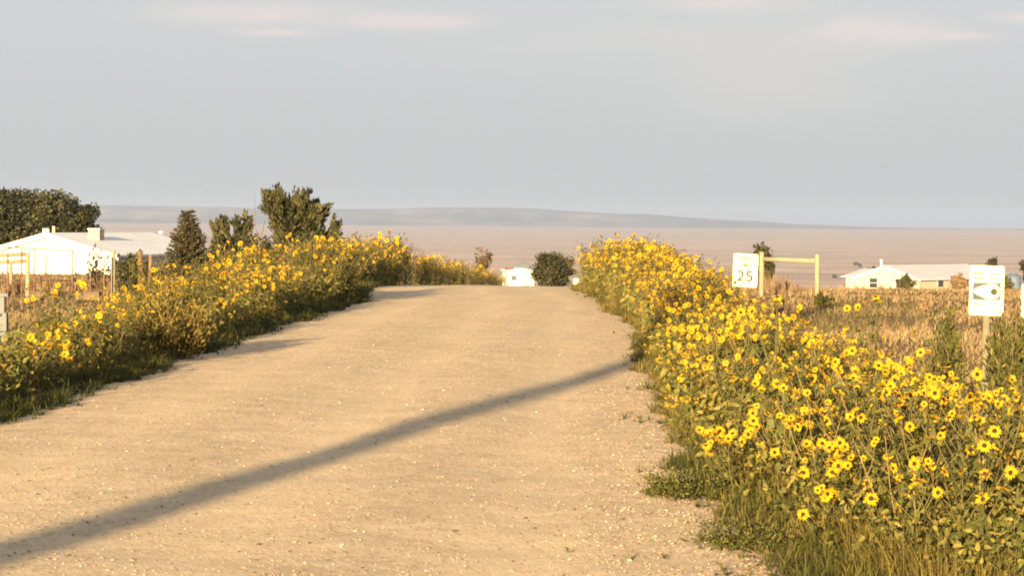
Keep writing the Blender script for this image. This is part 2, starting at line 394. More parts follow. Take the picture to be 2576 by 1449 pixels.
def disc_mesh():
    mb = MB(); n = 10; rings = [(.34, -.02), (.31, .07), (.2, .13)]
    v = [(r * math.cos(2 * math.pi * k / n), r * math.sin(2 * math.pi * k / n), z) for r, z in rings for k in range(n)] + [(0, 0, .11)]
    f = [(i * n + k, i * n + (k + 1) % n, (i + 1) * n + (k + 1) % n, (i + 1) * n + k) for i in range(2) for k in range(n)] + [(2 * n + k, 2 * n + (k + 1) % n, 3 * n) for k in range(n)]
    mb.add(v, f); return mb.mesh('disc', M['disc'], True)
FLOWERS = [flower_mesh(s, c) for s, c in ((1, .1), (2, .45), (3, -.35), (4, .9), (5, .2), (6, -.1))]
DISC = disc_mesh()
def me_arrays(me):
    V = np.zeros(len(me.vertices) * 3, np.float32); me.vertices.foreach_get('co', V)
    t = np.zeros(len(me.vertices), np.float32)
    if 'tint' in me.attributes: me.attributes['tint'].data.foreach_get('value', t)
    fs = {}
    for p in me.polygons: fs.setdefault((len(p.vertices), p.material_index), []).append(tuple(p.vertices))
    return V.reshape(-1, 3), fs, t

class Plant:
    """one wild sunflower: stems, leaves and where its heads sit, built at height 1 m"""
    def __init__(s, seed, n_br, leafy=1.0, bare=.12, spread=1.0, bloom=.5, gold=0.0):
        g = random.Random(seed); q = np.random.default_rng(seed + 50)
        st = MB(); lp, ln, lsz, lt = [], [], [], []; s.heads = []; s.buds = []
        def leaf(p, az, size, up, t):
            lp.append(p); ln.append((az, up)); lsz.append(size); lt.append(t)
        lean = Vector((g.uniform(-.12, .12), g.uniform(-.12, .12), 0))
        def main(t): return Vector((lean.x * t * t + .03 * math.sin(5 * t + seed), lean.y * t * t + .03 * math.cos(4 * t + seed), t * .93))
        st.tube([main(i / 7) for i in range(8)], [.0095 - .0065 * i / 7 for i in range(8)], 5, tint=g.uniform(.3, .8))
        tips = [(main(1), Vector((lean.x, lean.y, 1)))]
        az = g.uniform(0, 6.28)
        for b in range(n_br):
            t0 = .16 + .74 * b / n_br + g.uniform(-.03, .03); az += 2.4 + g.uniform(-.4, .4)
            p0 = main(t0); L = (1.0 - t0) * g.uniform(.55, .95) + .16
            out = Vector((math.cos(az), math.sin(az), 0)); ang = g.uniform(.55, .95) * spread
            wv = Vector((g.uniform(-1, 1), g.uniform(-1, 1), 0)) * L * .09
            pts = [p0 + wv * math.sin(4.5 * u) + out * (L * ang * (u - .25 * u * u)) + Vector((0, 0, L * (.55 * u + .33 * u * u))) for u in (0, .25, .5, .75, 1)]
            st.tube(pts, [.0055, .005, .0042, .0035, .0028], 4, tint=g.uniform(.2, .9))
            tips.append((pts[-1], pts[-1] - pts[-2]))
            for u in range(1, 5):
                for r in range(3 if g.random() < leafy * .6 else 2):
                    if g.random() < bare: continue
                    leaf(pts[u] + Vector((g.uniform(-.02, .02), g.uniform(-.02, .02), g.uniform(-.05, .02))), g.uniform(0, 6.28), g.uniform(.050, .092) * (1.15 - .12 * u), g.uniform(-.5, .5), g.gauss(.45, .17))
            if g.random() < .75:      # a side shoot
                u = g.choice((1, 2, 3)); a2 = az + g.choice((-1, 1)) * g.uniform(.7, 1.3); L2 = L * g.uniform(.35, .6)
                o2 = Vector((math.cos(a2), math.sin(a2), 0)); q2 = [pts[u] + o2 * L2 * .55 * w + Vector((0, 0, L2 * (.5 * w + .3 * w * w))) for w in (0, .5, 1)]
                st.tube(q2, [.0036, .003, .0024], 4, tint=g.uniform(.2, .9)); tips.append((q2[-1], q2[-1] - q2[-2]))
                leaf(q2[1], g.uniform(0, 6.28), g.uniform(.05, .08), 0, g.gauss(.45, .17))
                leaf(q2[2] - Vector((0, 0, .03)), g.uniform(0, 6.28), g.uniform(.04, .065), .2, g.gauss(.45, .17))
        k = int(36 * leafy)
        for i in range(k):
            t = g.uniform(.05, .95)
            old = t < .28 and g.random() < .45
            leaf(main(t), g.uniform(0, 6.28), (.105 - .045 * t) * g.uniform(.75, 1.2), g.uniform(-.9, .1) if not old else -1.3, g.uniform(.8, 1) if old else g.gauss(.42, .17))
        s.stem = st
        # leaves
        lp = np.array([tuple(p) for p in lp]); az = np.array([a for a, _ in ln]); up = np.array([u for _, u in ln])
        d = np.stack([np.cos(az) * np.cos(up), np.sin(az) * np.cos(up), np.sin(up)], 1)          # leaf direction
        side = np.stack([-np.sin(az), np.cos(az), 0 * az], 1); roll = q.normal(0, .45, len(az))
        nrm = np.cross(side, d); nrm *= np.sign(nrm[:, 2:3] + 1e-6)
        s2 = np.cross(d, nrm); nn = nrm * np.cos(roll)[:, None] + s2 * np.sin(roll)[:, None]; s3 = np.cross(d, nn)
        Rm = np.stack([s3, d, nn], -1)
        s.leafV, s.leafF = tile(LEAF_V, [LEAF_Q, LEAF_T], Rm, lp + d * .03, np.array(lsz))
        s.leafT = np.repeat(np.clip(np.array(lt) + gold, 0, 1), len(LEAF_V))
        # heads
        for i, (p, dr) in enumerate(tips):
            dr = dr.normalized(); r = g.random()
            aim = Vector((g.gauss(-.2, .8), g.gauss(-.7, .8), g.gauss(.30, .4))).normalized()   # mostly turned to the low sun
            aim = (aim + dr * .35).normalized()
            if r < bloom or (i == 0 and bloom > .4): s.heads.append((p + aim * .01, aim, g.choice((1, 1, 1, .8, .62)) * g.uniform(.031, .042), g.randrange(6), g.uniform(0, 6.28)))
            else: s.buds.append((p, dr, g.uniform(.006, .017)))
        for p, dr, r in s.buds:
            st.tube([p - dr * r, p + dr * r * .3, p + dr * r * 1.4], [r * .4, r, r * .3], 6, tint=.1)
        s.foliage_mesh = mesh_np('foliage', s.leafV, [(f, 0) for f in s.leafF], [M['sun_leaf']], tint=s.leafT)
        s.stem_mesh = st.mesh('stem', M['sun_stem'])
    def arrays(s):
        """the whole plant as arrays: V, {(k,mat):faces}, tint; mats: 0 stem 1 leaf 2 petal 3 disc"""
        if hasattr(s, '_arr'): return s._arr
        Vs, Ts, fs, b = [], [], {}, 0
        def put(V, F, T):
            nonlocal b
            Vs.append(np.asarray(V, np.float32)); Ts.append(np.asarray(T, np.float32))
            for key, f in F: fs.setdefault(key, []).append(np.asarray(f) + b)
            b += len(V)
        V, F, T = me_arrays(s.stem_mesh); put(V, [((k, 0), f) for (k, _), f in F.items()], T)
        put(s.leafV, [((f.shape[1], 1), f) for f in s.leafF], s.leafT)
        DV, DF, DT = me_arrays(DISC)
        for p, aim, r, kind, spin in s.heads:
            Rm = np.array(aim.to_track_quat('Z', 'Y').to_matrix() @ Matrix.Rotation(spin, 3, 'Z'))
            V, F, T = me_arrays(FLOWERS[kind]); r = r * 1.28; put(V @ Rm.T * r + np.array(p), [((k, 2 if mi == 0 else 1), f) for (k, mi), f in F.items()], T)
            put(DV @ Rm.T * r + np.array(p), [((k, 3), f) for (k, _), f in DF.items()], DT)
        s._arr = (np.vstack(Vs), {k: np.vstack(v) for k, v in fs.items()}, np.concatenate(Ts)); return s._arr
    def whole_mesh(s):
        if not hasattr(s, '_me'):
            V, F, T = s.arrays(); s._me = mesh_np('sunflower_plant', V, [(f, m) for (k, m), f in F.items()], [M['sun_stem'], M['sun_leaf'], M['petal'], M['disc']], tint=T)
        return s._me
PLANTS = [Plant(s, n, lf, spread=sp, bloom=(.64, .55, .5, .58, .2, .16, .22, .12)[s - 11]) for s, n, lf, sp in ((11, 9, 1.2, 1), (12, 11, 1.2, 1.1), (13, 8, 1.4, .9), (14, 12, 1, 1.1), (15, 10, 1.3, .8), (16, 9, .9, 1.2), (17, 7, 1.5, 1), (18, 12, 1.2, .95))]
GOLD = [Plant(s, n, 1.3, spread=sp, bloom=.42, gold=.24) for s, n, sp in ((21, 10, 1), (22, 12, .9), (23, 9, 1.1))]  # leaf tint shifted to gold: sun-lit look of the clumps put into colour
SPARSE = [Plant(s, n, .6, .3, sp) for s, n, sp in ((31, 4, .6), (32, 3, .5))]
def pick(g, zone):
    p = {'right_near': .90, 'right_far': .75, 'left_near': .42, 'left_far': .36, 'crest': .4}[zone]
    if g.random() < {'right_far': .6, 'crest': .5, 'left_far': .25}.get(zone, .1): return GOLD[g.randrange(3)]
    return PLANTS[g.randrange(4)] if g.random() < p else PLANTS[4 + g.randrange(4)]

def plant_spots():
    """(x, y, height, zone)"""
    S = []
    def strip(y0, y1, lo, hi, hfun, dens, zone, seed):
        g = np.random.default_rng(seed); y = y0
        area_step = .25
        while y < y1:
            w = max(hi(y) - lo(y), .2); n = g.poisson(dens(y) * w * area_step)
            for _ in range(n):
                yy = y + g.uniform(0, area_step); u = g.uniform(0, 1); x = lo(yy) + u * (hi(yy) - lo(yy))
                cl = math.sin(1.15 * yy + .8 * x + seed) * math.sin(.47 * yy + 2.1 * x) + .5 * math.sin(2.7 * yy + seed * 2)
                if g.uniform() < .28 - .4 * cl: continue
                S.append((x, yy, hfun(yy, u) * g.uniform(.74, 1.14) * (1 + (.19 if 'left' in zone else .13) * cl), zone))
            y += area_step
    ip = np.interp
    # right of the road
    strip(10.2, 31, lambda y: road_r(y) + ip(y, [10, 12, 14.5, 17, 31], [.72, .42, .08, .02, .0]), lambda y: ip(y, [10, 14, 20, 26, 31], [3.0, 3.4, 3.6, 3.2, 3.4]),
          lambda y, u: ip(y, [10, 13, 16, 20, 26, 31], [.78, .86, .84, .78, .76, .82]) * ip(u, [0, .12, .3, .65, 1], [.42, .66, .98, .95, .68]), lambda y: ip(y, [10, 13, 31], [4.2, 5.4, 5.2]), 'right_near', 1)
    strip(31, 67, lambda y: road_r(y) + .1, lambda y: ip(y, [31, 40, 50, 60, 67], [3.5, 3.9, 4.4, 4.7, 4.2]),
          lambda y, u: ip(y, [31, 38, 47, 55, 61, 67], [.80, .86, .98, 1.18, 1.30, 1.2]) * ip(u, [0, .3, .75, 1], [.85, 1.05, .92, .62]), lambda y: 4.0, 'right_far', 2)
    # left of the road
    strip(17, 33, lambda y: ip(y, [17, 22, 26, 30, 33], [-5.3, -5.3, -5.2, -5.3, -5.5]), lambda y: road_l(y) - .1,
          lambda y, u: ip(y, [17, 22, 26, 30, 33], [.74, .72, .74, .80, .86]) * ip(u, [0, .7, 1], [.9, 1.0, .8]), lambda y: 4.6, 'left_near', 3)
    strip(33, 53.5, lambda y: ip(y, [33, 40, 53], [-5.6, -6.2, -6.0]), lambda y: road_l(y) - .1,
          lambda y, u: ip(y, [33, 40, 53], [.80, .86, 1.20]) * ip(u, [0, .7, 1], [1.0, 1.0, float(ip(y, [45, 51], [.8, 1.05]))]), lambda y: 3.9, 'left_far', 4)
    strip(47.5, 53.6, lambda y: road_l(y) - 1.3, lambda y: road_l(y) + .1, lambda y, u: 1.22, lambda y: 4.5, 'left_far', 8)
    strip(63, 96, lambda y: road_l(y) - ip(y, [63, 75, 96], [1.6, 1.5, 1.3]), lambda y: road_l(y) + .1,
          lambda y, u: ip(y, [63, 66, 72, 80, 84, 96], [1.0, 1.2, 1.34, 1.42, 1.2, 1.0]), lambda y: 3.4, 'crest', 5)
    strip(96, 127, lambda y: road_l(y) - 1.4, lambda y: road_l(y) + .1, lambda y, u: float(ip(y, [96, 110, 122], [1.1, 1.0, .75])), lambda y: 2.2, 'crest', 6)
    return S

LAB = {
    'right_near': 'leafy wild sunflower in the dense foreground stand right of the gravel road',
    'right_mid': 'wild sunflower in the right-hand bank between the foreground stand and the tall far clump',
    'right_far': 'tall golden wild sunflower in the clump where the right-hand bank meets the crest',
    'left_near': 'wild sunflower in the low near end of the left-hand bank before the bare field',
    'left_far': 'wild sunflower in the high far part of the left-hand bank, below the bushy trees',
    'crest': 'wild sunflower in the row beyond the crest on the left side of the road',
}
GRP = {k: v for k, v in (('right_near', 'sunflowers in the foreground stand on the right'), ('right_mid', 'sunflowers along the middle of the right-hand bank'),
       ('right_far', 'sunflowers in the tall clump at the crest'), ('left_near', 'sunflowers at the near end of the left-hand bank'),
       ('left_far', 'sunflowers in the far part of the left-hand bank'), ('crest', 'sunflowers beyond the crest'))}

def put_plant(P, x, y, h, rotz, label, group, detail, dscale=1.0):
    """detail 2: stem, foliage, every head with its disc; 1: heads without sub-parts; 0: one mesh"""
    z = gh(x, y) - .01; k = h
    if detail == 0:
        o = link('sunflower_plant', P.whole_mesh(), None, (x, y, z), rotz); o.scale = (k,) * 3
        return tag(o, label, 'sunflower', group)
    o = bpy.data.objects.new('sunflower_plant', None); COL.objects.link(o); o.empty_display_size = .1
    o.location = (x, y, z); o.rotation_euler = (0, 0, rotz); o.scale = (k,) * 3
    tag(o, label, 'sunflower', group)
    link('stem', P.stem_mesh, o); link('foliage', P.foliage_mesh, o)
    for p, aim, r, kind, spin in P.heads:
        a = Matrix.Rotation(-rotz, 3, 'Z') @ aim            # heads keep facing the sun whatever way the plant is turned
        f = link('flower_head', FLOWERS[kind], o); f.location = p
        f.rotation_euler = (a.to_track_quat('Z', 'Y').to_matrix() @ Matrix.Rotation(spin, 3, 'Z')).to_euler()
        f.scale = (r / k * dscale,) * 3
        if detail == 2: link('disc', DISC, f)
    return o

def build_sunflowers():
    g = random.Random(5); S = plant_spots()
    # drop any spot that would stand in the road
    S = [p for p in S if p[0] > road_r(p[1]) or p[0] < road_l(p[1]) + .12]
    S.sort(key=lambda p: -p[2] / p[1] * (1 if p[3] != 'crest' else .7))
    def inview(p): return abs(p[0] / p[1]) < .2217 + .02
    vis = [p for p in S if inview(p)]
    keep = vis[:272]; rest = vis[272:]
    for i, (x, y, h, zn) in enumerate(keep):
        z = 'right_mid' if (zn == 'right_near' and y > 24) or (zn == 'right_far' and y < 46) else zn
        put_plant(pick(g, zn), x, y, h, g.uniform(0, 6.28), LAB[z], GRP[z], 2 if y < 17 and zn == 'right_near' else 1 if y < 27 else 0, 1.18 if zn == 'left_near' else 1.0)
    # the ones too small or too many to single out: one mass
    Vs, Ts, fs, b = [], [], {}, 0
    for (x, y, h, zn) in rest:
        V, F, T = pick(g, zn).arrays(); a = g.uniform(0, 6.28) if g.random() < .3 else g.uniform(-.7, .7)
        c, s_ = math.cos(a), math.sin(a)
        W = np.stack([V[:, 0] * c - V[:, 1] * s_, V[:, 0] * s_ + V[:, 1] * c, V[:, 2]], 1) * h + np.array([x, y, gh(x, y)])
        Vs.append(W); Ts.append(np.clip(T + g.uniform(-.12, .12), 0, 1))
        for key, f in F.items(): fs.setdefault(key, []).append(f + b)
        b += len(V)
    o = link('sunflower_thicket', mesh_np('sunflower_thicket', np.vstack(Vs), [(np.vstack(v), k[1]) for k, v in fs.items()], [M['sun_stem'], M['sun_leaf'], M['petal'], M['disc']], tint=np.concatenate(Ts)))
    tag(o, 'mass of smaller wild sunflowers filling both roadside banks', 'sunflowers', kind='stuff')
    # the single tall ones that stick out of the stand
    for px, py, d, label in ((1955, 765, 14.6, 'tallest foreground sunflower, its big bloom just below the wooden brace posts'),
                             (2203, 765, 18.5, 'lone tall sunflower with its bloom against the open field below the white ranch house'),
                             (2300, 850, 17.2, 'thin sunflower rising over the stand midway between the lone bloom and the emblem sign'),
                             (2130, 850, 17.6, 'slender sunflower standing out against the field left of the lone tall bloom'),
                             (2030, 835, 18.6, 'slim sunflower above the stand right below the wooden brace')):
        p = at(px, py - 22, d); P = SPARSE[0 if px in (1955, 2203) else 1]
        hd = max(P.heads, key=lambda q: q[0].z); hh = (p.z - gh(p.x, p.y)) / hd[0].z
        put_plant(P, p.x - hd[0].x * hh, p.y - hd[0].y * hh, hh, 0.0, label, None, 2, 1.15)

# ------------------------------------------------------------------ ground cover
def build_cover():
    g = np.random.default_rng(21)
    def wedge(n, d0, d1, pw=1.0):
        d = (g.uniform(d0 ** pw, d1 ** pw, n)) ** (1 / pw); x = g.uniform(-.245, .245, n) * d; return x, d
    # dry grass over the fields
    x, y = wedge(62000, 12, 240, .25)
    R_out = np.interp(y, [10, 20, 26, 40, 60, 67, 75], [2.6, 3.3, 3.0, 3.6, 4.3, 3.6, 3.2]); L_out = np.interp(y, [17, 30, 40, 53, 56, 64], [-5.1, -5.8, -6.3, -5.8, -6.3, -6.0])
    ok = ((x > R_out) | (x < L_out)) & ~((y > 62) & (x < 4 + y * .02) & (x > -3 - y * .02))
    x, y = x[ok], y[ok]; z = H(x, y)
    patch = np.sin(.7 * x + .23 * y + 1) * np.sin(.31 * y - .5 * x) + .6 * np.sin(1.9 * x + .8 * y)
    h = np.interp(y, [12, 30, 60, 100, 240], [.10, .115, .12, .085, .10]) * (1 + .35 * patch) * g.uniform(.5, 1.3, len(x))
    o = link('dry_grass', tuft_mesh('dry_grass', np.stack([x, y, z], 1), np.maximum(h, .08), M['dry_grass'], 6, np.interp(y, [12, 60, 240], [.007, .022, .07]), 1.5, np.clip(.50 + .15 * patch - .35 * (np.sin(.45 * x + 1.3) * np.sin(.19 * y - .6 * x) > .45) + g.normal(0, .06, len(x)), 0, 1), 22))
    tag(o, 'dry golden grass covering the fields', 'grass', kind='stuff')
    # taller reddish weeds in clumps
    x, y = wedge(15000, 26, 170, .4)
    cl = np.sin(.55 * x + 2) * np.sin(.21 * y + .3 * x) + .5 * np.sin(1.3 * x - .5 * y)
    hm = np.where(x > 0, np.exp(-((y - 74) / 12) ** 2) * sstep(4.8, 6, x) * (sstep(8.9, 7.9, x) + .22), .15) + np.where(x < 0, .25 * np.exp(-((y - 66) / 16) ** 2), 0)
    ok = ((x > np.interp(y, [26, 40, 60, 80], [3.6, 4.2, 5.2, 6.5])) | (x < np.interp(y, [26, 40, 60], [-7.5, -7.5, -7.5]))) & ((cl > .75) | (hm > .3)) & (np.abs(x) > 3.5 + .045 * np.maximum(y - 60, 0))
    x, y, cl, hm = x[ok], y[ok], cl[ok], hm[ok]; z = H(x, y)
    h = (.10 + .10 * np.clip(cl, 0, 1) + .50 * hm) * g.uniform(.5, 1.3, len(x))
    o = link('dry_weeds', tuft_mesh('dry_weeds', np.stack([x, y, z], 1), h, M['red_weed'], 9, np.interp(y, [26, 60, 170], [.010, .022, .05]), .38, np.clip(.5 + g.normal(0, .2, len(x)), 0, 1), 23, .1))
    tag(o, 'tall reddish dry weeds in the fields', 'weeds', kind='stuff')
    # green grass at the foot of the banks
    n = 20000; y = (g.uniform(8.5 ** .25, 66 ** .25, n)) ** 4
    side = g.uniform(0, 1, n) < .55
    xr = road_r(y) + np.interp(y, [9, 13, 18, 66], [.45, .2, .05, .0]) + np.abs(g.normal(0, 1, n)) * np.interp(y, [9, 12, 15, 20, 66], [1.1, .7, .35, .25, .2]) - .05 + .10 * np.sin(1.7 * y) * np.sin(.63 * y + 1) + .07 * np.sin(4.1 * y + 2) + .10 * np.sin(.37 * y)
    xl = road_l(y) - np.abs(g.normal(0, .35, n)) + .12 + .08 * np.sin(1.3 * y) + .06 * np.sin(3.7 * y) + np.abs(g.normal(0, .10, n))
    x = np.where(side, xr, xl); z = H(x, y)
    h = np.where(side, np.interp(y, [9, 14, 25, 66], [.11, .10, .09, .16]), np.interp(y, [17, 30, 66], [.11, .13, .17])) * g.gamma(3, .33, n).clip(.25, 2.2)
    x = x + g.normal(0, .05, n)
    o = link('green_grass', tuft_mesh('green_grass', np.stack([x, y, z + .02], 1), h, M['green_grass'], 11, np.interp(y, [9, 30, 66], [.006, .011, .02]), 1.2, np.clip(np.where(side, np.interp(y, [9, 14, 17, 24], [.45, .42, .6, .72]), .30) + .2 * np.sin(2.1 * x + .9 * y) + g.normal(0, .15, n), 0, 1), 24))
    tag(o, 'green grass and low weeds along the foot of the banks', 'grass', kind='stuff')
    # small weeds and litter thinning out over the gravel
    n = 1700; y = (g.uniform(9.0 ** .2, 60 ** .2, n)) ** 5; side = g.uniform(0, 1, n) < .7
    x = np.where(side, road_r(y) + .25 - np.abs(g.normal(0, .30, n)) * np.interp(y, [9, 20, 60], [1.2, .8, .6]), road_l(y) - .1 + np.abs(g.normal(0, .2, n)))
    ok = np.sin(2.3 * y + 1.1 * x) * np.sin(.9 * y - 2.6 * x) + .4 * np.sin(5.1 * y) + g.normal(0, .25, n) > .18; x, y = x[ok], y[ok]; n = len(x)
    o = link('verge_weeds', tuft_mesh('verge_weeds', np.stack([x, y, road_z(x, y) - .005], 1), g.gamma(2, .018, n).clip(.012, .08) * np.interp(y, [9, 60], [1, 1.8]), M['green_grass'], 9, np.interp(y, [9, 30, 60], [.007, .012, .022]), 1.6, np.clip(g.normal(.55, .3, n), 0, 1), 27))
    tag(o, 'small weeds and dry litter thinning out over the gravel edge', 'weeds', kind='stuff')
    # thin golden-green grass standing among the sunflowers
    n = 9000; y = (g.uniform(9.2 ** .1, 60 ** .1, n)) ** 10; side = g.uniform(0, 1, n) < .68; u = g.uniform(0, 1, n)
    xr = road_r(y) + np.interp(y, [9, 12, 15, 60], [.8, .5, .15, .05]) + u * (np.interp(y, [9, 14, 20, 26, 31, 60], [2.6, 3.4, 3.6, 3.2, 3.4, 4.4]) - road_r(y) - .4)
    xl = road_l(y) - .1 - u * np.interp(y, [17, 26, 40, 53, 60], [.9, 1.2, 2.4, 2.3, .1]); ok = side | ((y > 17) & (y < 53))
    x = np.where(side, xr, xl)[ok]; y = y[ok]; m = len(x)
    h = np.interp(y, [9, 12, 16, 30, 60], [.32, .36, .42, .45, .6]) * g.uniform(.5, 1.2, m)
    o = link('tall_grass', tuft_mesh('tall_grass', np.stack([x, y, H(x, y)], 1), h, M['gold_weed'], 9, np.interp(y, [9, 30, 60], [.0065, .012, .022]), .7, np.clip(.42 + .25 * np.sin(1.7 * x + .6 * y) + g.normal(0, .15, m), 0, 1), 25))
    tag(o, 'thin golden green grass growing among the sunflowers', 'grass', kind='stuff')
    # leafy undergrowth inside the banks
    V, Ff, T, b = [], [[], []], [], 0
    n = 80000; y = (g.uniform(9.5 ** .15, 75 ** .15, n)) ** (1 / .15); side = g.uniform(0, 1, n) < .6
    u = g.uniform(0, 1, n)
    xr = road_r(y) + np.interp(y, [10, 12, 15, 22, 31], [.75, .4, .08, .05, .02]) + u * (np.interp(y, [10, 14, 20, 26, 31, 60, 75], [2.9, 3.3, 3.4, 3.0, 3.3, 4.4, 3.6]) - road_r(y) - .3)
    xl = road_l(y) - .05 - u * np.interp(y, [17, 26, 40, 53, 54, 63, 75], [.9, 1.5, 2.5, 2.3, .01, .01, 1.4])
    ok = side | ((y > 17) & ~((y > 53) & (y < 63.5))); x = np.where(side, xr, xl)[ok]; y = y[ok]; m = len(x)
    top = np.interp(y, [10, 20, 40, 62, 75], [.5, .52, .75, 1.05, 1.1]) * .8
    zz = H(x, y) + g.uniform(0, 1, m) ** 1.2 * top
    nrm = np.stack([g.normal(0, 1, m), g.normal(-.3, 1, m), np.abs(g.normal(.5, .7, m)) + .1], 1)
    Rm = frame_from(nrm, g.uniform(0, 6.28, m)); sz = np.interp(y, [10, 14, 20, 60], [.036, .05, .07, .13]) * g.uniform(.5, 1.3, m)
    LV, LF = tile(LEAF_V, [LEAF_Q, LEAF_T], Rm, np.stack([x, y, zz], 1), sz)
    o = link('undergrowth', mesh_np('undergrowth', LV, [(f, 0) for f in LF], [M['sun_leaf']], tint=np.repeat(np.clip(g.normal(.45, .22, m), 0, 1), len(LEAF_V))))
    tag(o, 'dense leafy undergrowth inside the sunflower banks', 'undergrowth', kind='stuff')

def build_gravel():
    g = np.random.default_rng(33); n = 60000
    y = (g.uniform(46 ** -.6, 8.5 ** -.6, n)) ** (-1 / .6); u = g.uniform(0, 1, n)
    near_edge = g.uniform(0, 1, n) < .38
    x = np.where(near_edge, road_r(y) + .25 - np.abs(g.normal(0, .55, n)), road_l(y) + u * (road_r(y) - road_l(y) + .4))
    ph = np.array([(1, 0, -.1), (.3, .85, 0), (-.7, .6, -.05), (-.9, -.35, .05), (.1, -.9, 0), (.25, .2, .6), (-.3, -.15, .55)])
    tr = np.array([(0, 1, 5), (1, 2, 5), (2, 6, 5), (2, 3, 6), (3, 4, 6), (4, 5, 6), (4, 0, 5)])
    s = .0024 + g.gamma(1.2, .0026, n); s = np.minimum(s, .0165)
    sc = np.stack([s * g.uniform(.7, 1.3, n), s * g.uniform(.7, 1.3, n), s * g.uniform(.6, 1.2, n)], 1)
    up = np.stack([g.normal(0, .25, n), g.normal(0, .25, n), np.ones(n)], 1)
    w = x - road_l(y)
    rut = -.022 * (np.exp(-((w - 1.35) / .38) ** 2) + np.exp(-((w - 3.1) / .38) ** 2) + np.exp(-((w - 4.7) / .36) ** 2))
    z = road_z(x, y) + rut + .012 * np.sin(2.1 * x + .5 * y) * np.sin(.7 * y - x) + .006 * np.sin(5.3 * x + 2.2 * y) * np.sin(3.1 * y - 2.7 * x)
    V, Fs = tile(ph, [tr], frame_from(up, g.uniform(0, 6.28, n)), np.stack([x, y, z], 1), sc)
    o = link('gravel', mesh_np('gravel', V, [(Fs[0], 0)], [M['pebble']], tint=np.repeat(np.clip(g.normal(.45, .23, n), 0, 1), len(ph))))
    tag(o, 'loose gravel scattered over the dirt road', 'gravel', kind='stuff')

# ------------------------------------------------------------------ trees and bushes
def leaf_quads(pos, dirs, size, g, mat, tint, name='crown', narrow=.45):
    """little folded leaf sprays at pos, long axis along dirs"""
    n = len(pos); d = dirs / np.linalg.norm(dirs, axis=1, keepdims=True)
    r = g.normal(0, 1, (n, 3)); s = np.cross(d, r); s /= np.linalg.norm(s, axis=1, keepdims=True); nn = np.cross(d, s)
    a = pos; L = d * size[:, None]; W = s * (size * narrow)[:, None]; Bn = nn * (size * .12)[:, None]
    V = np.stack([a, a + L * .5 + W + Bn, a + L, a + L * .5 - W + Bn], 1).reshape(-1, 3)
    f = (np.arange(n) * 4)[:, None] + np.array([[0, 1, 2, 3]])
    return mesh_np(name, V, [(f, 0)], [mat], tint=np.repeat(np.clip(tint, 0, 1), 4))

